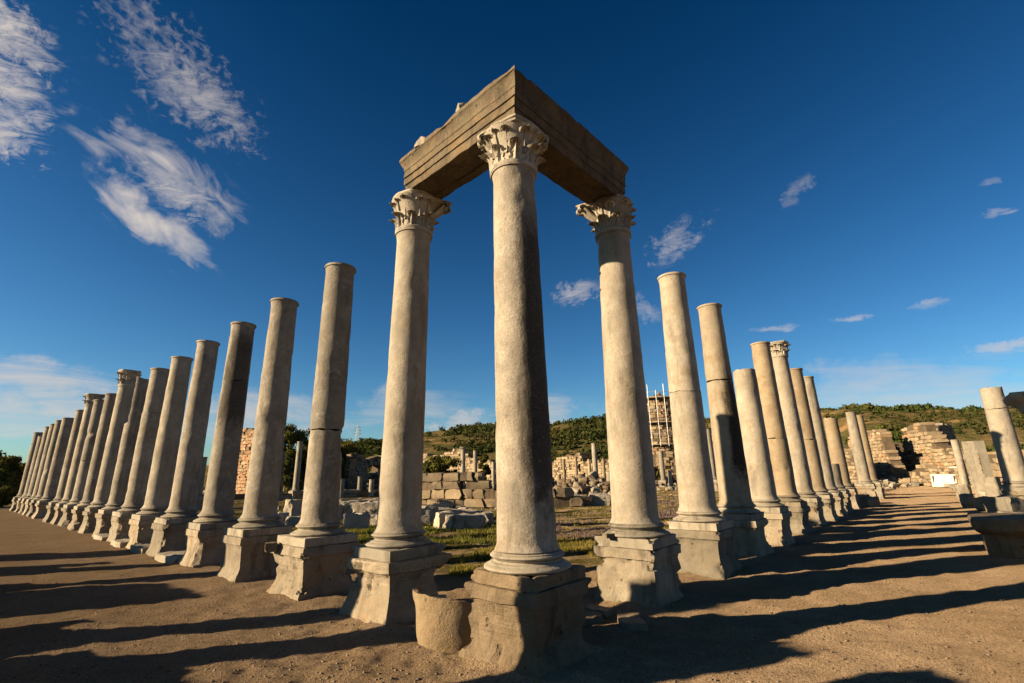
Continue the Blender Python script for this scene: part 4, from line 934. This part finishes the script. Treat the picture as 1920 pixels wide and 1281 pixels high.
def hill_mat():
    m = bpy.data.materials.new('scrub_slope'); m.use_nodes = True; t = NT(m.node_tree); t.nt.nodes.clear(); g = t.n('ShaderNodeNewGeometry'); P = g.outputs['Position']
    c = t.mix(t.ramp(t.noise(P, .05, 6, .7), .42, .6), rgb(.075, .068, .026), rgb(.15, .105, .05)); c = t.mix(t.ramp(t.noise(P, .16, 5, .75), .5, .66), c, rgb(.045, .055, .016)); c = t.mix(t.ramp(t.noise(P, .045, 5, .7, .8), .58, .68), c, rgb(.27, .17, .08))
    bp = t.n('ShaderNodeBump'); bp.inputs['Strength'].default_value = .8; bp.inputs['Distance'].default_value = 1.5; t.link(t.noise(P, .5, 5, .7), bp.inputs['Height'])
    b = t.n('ShaderNodeBsdfDiffuse'); t.link(c, b.inputs[0]); t.link(bp.outputs[0], b.inputs['Normal']); o = t.n('ShaderNodeOutputMaterial'); t.link(b.outputs[0], o.inputs[0]); return m
ho = obj('hill', mesh('hill', V, grid_faces(len(hf), len(hx), False), hill_mat())); ho['kind'] = 'structure'; ho.data.polygons.foreach_set('use_smooth', [True]*len(ho.data.polygons))
def leaves(centers, radii, per, leaf, seed, flat=.8):
    """leaf-sized quads spread through blobs -> V,F (numpy)"""
    g = np.random.default_rng(seed); C = np.repeat(np.array(centers), per, 0); Rr = np.repeat(np.array(radii), per, 0); n = len(C)
    d = g.normal(size=(n, 3)); d /= np.linalg.norm(d, axis=1)[:, None]; rad = g.random(n)**.45
    P = C+d*(Rr*rad[:, None]); s = leaf*(.6+.8*g.random(n)) if np.isscalar(leaf) else np.repeat(leaf, per)*(.6+.8*g.random(n))
    a = g.normal(size=(n, 3)); a /= np.linalg.norm(a, axis=1)[:, None]; b = np.cross(a, d+.3*g.normal(size=(n, 3))); b /= np.linalg.norm(b, axis=1)[:, None]+1e-6
    V = np.stack([P-a*s[:, None], P+b*s[:, None]*.6, P+a*s[:, None], P-b*s[:, None]*.6], 1).reshape(-1, 3)
    F = np.arange(n*4).reshape(n, 4); return V, F
def scrub(name, label, n, x0, x1, f0, f1, smin, smax, per, mat, seed, dense=0.):
    g = np.random.default_rng(seed); X = g.uniform(x0, x1, n); Fq = g.uniform(f0, f1, n); P = np.array([hill_pt(x, f) for x, f in zip(X, Fq)])
    m = vn(np.column_stack([P[:, :2]*.03, 0*X+1]), 5)+.5*vn(np.column_stack([P[:, :2]*.09, 0*X+2]), 6) > g.uniform(-.5, .5, n)-dense
    P, Fq = P[m], Fq[m]; P[:, 2] += (3.*fbm(P*.018, 90, 4)+.8*fbm(P*.09, 95, 3))*np.clip(Fq, 0, 1)*np.where(P[:, 2] > 6, 1, .3)
    s = smin+(smax-smin)*g.random(len(P))**3; P[:, 2] += s*.35
    V, F = leaves(P, np.column_stack([s, s, s*.75]), per, s*.30, seed); return tag(obj(name, fastmesh(name, V, F, mat)), label, 'shrubs', kind='stuff')
scrub('hillside_scrub', 'green scrub dotted over the hill slopes', 12000, 480, 1480, .03, 1.0, .5, 4.6, 30, M_leafC, 1, .12)
scrub('hillside_scrub', 'green scrub on the right-hand slope', 1300, 1480, 2150, .02, .88, .4, 1.6, 34, M_leafC, 2, -.34)
scrub('ridge_wood', 'line of dark trees along the flat ridge at the right', 330, 1535, 2200, .97, 1.06, .9, 2.3, 110, M_leafB, 3, .6)
scrub('ridge_wood', 'thin line of bushes along the middle ridge', 260, 620, 1480, .95, 1.02, 1.0, 2.4, 60, M_leafB, 4)
def tree(name, label, px, D, ytop, wpx, mat, seed, per=260, trunk=True, group=None, base_f=.18, cat='tree', leaf=.16):
    r = random.Random(seed); q = at(px, 890, D); H = float(at(px, ytop, D)[2]); W = wpx*D/FPX/2
    o = thing(name, label, cat, (q[0], q[1], 0), r.uniform(0, 6), group); parts = []; C, Q = [], []
    parts.append(tube([(0, 0, -.2), (.1, .05, H*.3), (0, .1, H*.7)], [H*.028, H*.02, H*.008], 8))
    for i in range(16):
        t = r.random(); a = r.uniform(0, 6.28); z = H*(base_f+(1-base_f)*t*.92); rr = W*(1-.75*max(0, t-.25)**1.1)*r.uniform(.45, .9); c = (rr*math.cos(a), rr*math.sin(a), z)
        parts.append(tube([(0, 0, z*.6), (c[0]*.5, c[1]*.5, z*.85), c], [H*.010, H*.006, .01], 5))
        for j in range(3):
            s = W*r.uniform(.22, .42); C.append((c[0]+r.uniform(-s, s), c[1]+r.uniform(-s, s), c[2]+r.uniform(-s, s)*.7)); Q.append((s, s, s*.8))
    for i in range(6): s = W*.3; C.append((r.uniform(-s, s), r.uniform(-s, s), H*(base_f+.1+(1-base_f-.15)*i/5))); Q.append((s*1.3, s*1.3, s))
    if trunk: obj('trunk', mesh('trunk', *join(parts), M_bark, 60), o)
    V, F = leaves(C, Q, per, leaf*(D/70), seed); obj('crown', fastmesh('crown', V, F, mat), o); return o
tree('leafy_tree', 'tall yellow-green tree rising left of the second left column', 537, 88, 797, 62, M_leafA, 1, 320, base_f=.05)
tree('leafy_tree', 'dark tree behind the third left column', 500, 92, 822, 60, M_leafB, 2, base_f=.05)
tree('leafy_tree', 'yellow-green tree at the left edge of the second left column', 575, 90, 806, 60, M_leafA, 3, base_f=.05)
tree('leafy_tree', 'broad dark tree between the second left column and the grey ruin', 640, 92, 832, 60, M_leafA, 4, base_f=.05)
tree('leafy_tree', 'low dark tree left of the fourth left column', 452, 105, 846, 55, M_leafB, 5, base_f=.05)
tree('bush', 'brown-green bush above the ashlar drum', 832, 62, 860, 58, M_leafA, 6, base_f=0, cat='bush', trunk=False)
tree('bush', 'dark bush left of the brown-green bush', 800, 63, 868, 40, M_leafB, 7, base_f=0, cat='bush', trunk=False)
tree('bush', 'small bush between the far white-capped columns', 907, 86, 852, 22, M_leafB, 8, base_f=0, cat='bush', trunk=False)
tree('bush', 'dark bush in the gap of the ochre ruins', 1700, 108, 815, 46, M_leafB, 9, base_f=0, cat='bush', trunk=False)
tree('bush', 'brown bush above the ochre ruins', 1682, 110, 795, 34, M_leafA, 10, base_f=0, cat='bush', trunk=False)
for i, (px, D, y, wd) in enumerate([(-30, 95, 852, 60), (8, 90, 858, 44), (28, 100, 874, 36), (-8, 70, 888, 50)]):
    tree('leafy_tree', ('tree cut by the left edge of the picture', 'dark tree at the far left behind the last column', 'low tree touching the last left column', 'dark hedge-like tree low at the left edge')[i], px, D, y, wd, (M_leafB, M_leafA)[i % 2], 20+i, base_f=.02)

# ------------------------------------------------------------------ grass, flowers, pebbles
def grass(name, label, n, bx, seed, mat, hmin, hmax, thr, wide=.012, kind='stuff'):
    g = np.random.default_rng(seed); px = g.uniform(bx[0], bx[1], n*4); py = bx[2]+(bx[3]-bx[2])*g.random(n*4)**.6; P = []
    for x, y in zip(px, py):
        p = gnd(x, y); u_, v_ = p[:2]@U2, p[:2]@V2
        if u_ > 2.2 and v_ > 2.2: P.append(p)
    P = np.array(P); m = vn(np.column_stack([P[:, :2]*.55, 0*P[:, 0]]), 8)+.5*vn(np.column_stack([P[:, :2]*1.7, 0*P[:, 0]]), 9) > thr; P = P[m][:n]; P[:, 2] = gz(P[:, 0], P[:, 1]); k = len(P)
    V = []; 
    a = g.uniform(0, 6.28, k); h = g.uniform(hmin, hmax, k); dist = np.linalg.norm(P-CAM, axis=1); wd = wide*np.clip(dist/14, .8, 3); ln = g.normal(size=(k, 2))*h[:, None]*.35
    dx = np.stack([np.cos(a), np.sin(a), 0*a], -1)*wd[:, None]
    V = np.stack([P-dx, P+dx, P+np.column_stack([ln, h])], 1).reshape(-1, 3); return tag(obj(name, fastmesh(name, V, np.arange(len(V)).reshape(-1, 3), mat)), label, 'grass', kind=kind)
grass('grass', 'short yellow-green grass inside the square', 46000, (480, 1460, 935, 1090), 1, M_grass, .04, .13, -.1)
grass('grass', 'greener grass tufts around the fallen marble', 16000, (480, 960, 940, 1020), 2, leafmat('grass_green', (.075, .095, .018), (.12, .125, .028), (.17, .135, .04), 1.2), .07, .18, -.25)
grass('flowers', 'purple flower patch right of the corner column', 3500, (1040, 1170, 955, 1010), 3, M_flow, .05, .12, .05, .016)
grass('flowers', 'purple flower patch behind the right beam column', 2500, (1225, 1300, 930, 975), 4, M_flow, .06, .14, -.2, .016)
def pebbles(n, seed):
    g = np.random.default_rng(seed); o8 = np.array([(1, 0, 0), (-1, 0, 0), (0, 1, 0), (0, -1, 0), (0, 0, 1), (0, 0, -1)]); f8 = np.array([(0, 2, 4), (2, 1, 4), (1, 3, 4), (3, 0, 4), (2, 0, 5), (1, 2, 5), (3, 1, 5), (0, 3, 5)])
    px = g.uniform(-80, 2000, n); py = 1000+300*g.random(n)**.8; P = np.array([gnd(x, y) for x, y in zip(px, py)]); P[:, 2] = gz(P[:, 0], P[:, 1])+.002
    s = .005+.02*g.random(n)**6; sc = np.stack([s*g.uniform(.8, 1.5, n), s, s*g.uniform(.5, .8, n)], -1); a = g.uniform(0, 6.28, n); c, si = np.cos(a), np.sin(a)
    L = o8[None]*sc[:, None]*(1+.25*g.normal(size=(n, 6, 1))); V = np.stack([L[..., 0]*c[:, None]-L[..., 1]*si[:, None], L[..., 0]*si[:, None]+L[..., 1]*c[:, None], L[..., 2]], -1)+P[:, None]
    F = (f8[None]+6*np.arange(n)[:, None, None]).reshape(-1, 3); return V.reshape(-1, 3), F
def weeds(n, seed):
    g = np.random.default_rng(seed); V = []
    for cu, cv in MOUND[:9]:
        for _ in range(n):
            side = g.integers(4); e = g.uniform(-.75, .75); o = .64+abs(g.normal())*.10; a, b = ((e, o), (e, -o), (o, e), (-o, e))[side]
            if vn(np.array([[cu+a, cv+b, 3.]])*2.2, 4)[0] < .15: continue
            p = uv(cu+a, cv+b); z = float(gz(np.array([p[0]]), np.array([p[1]]))[0])
            for k in range(7):
                t = g.uniform(0, 6.28); h = g.uniform(.02, .09); d = np.array([math.cos(t), math.sin(t), 0])*.004; l = g.normal(size=2)*h*.6
                q = np.array([p[0]+g.normal()*.015, p[1]+g.normal()*.015, z]); V += [q-d, q+d, q+np.array([l[0], l[1], h])]
    return np.array(V)
V = weeds(60, 8); tag(obj('weeds', fastmesh('weeds', V, np.arange(len(V)).reshape(-1, 3), M_grass)), 'sparse dry weeds around the feet of the near pedestals', 'weeds', kind='stuff')
V, F = pebbles(9000, 4); tag(obj('pebbles', fastmesh('pebbles', V, F, plain('pebble_stone', (.125, .09, .06), .9, 0, .6, 14))), 'loose grit and pebbles on the gravel', 'pebbles', kind='stuff')
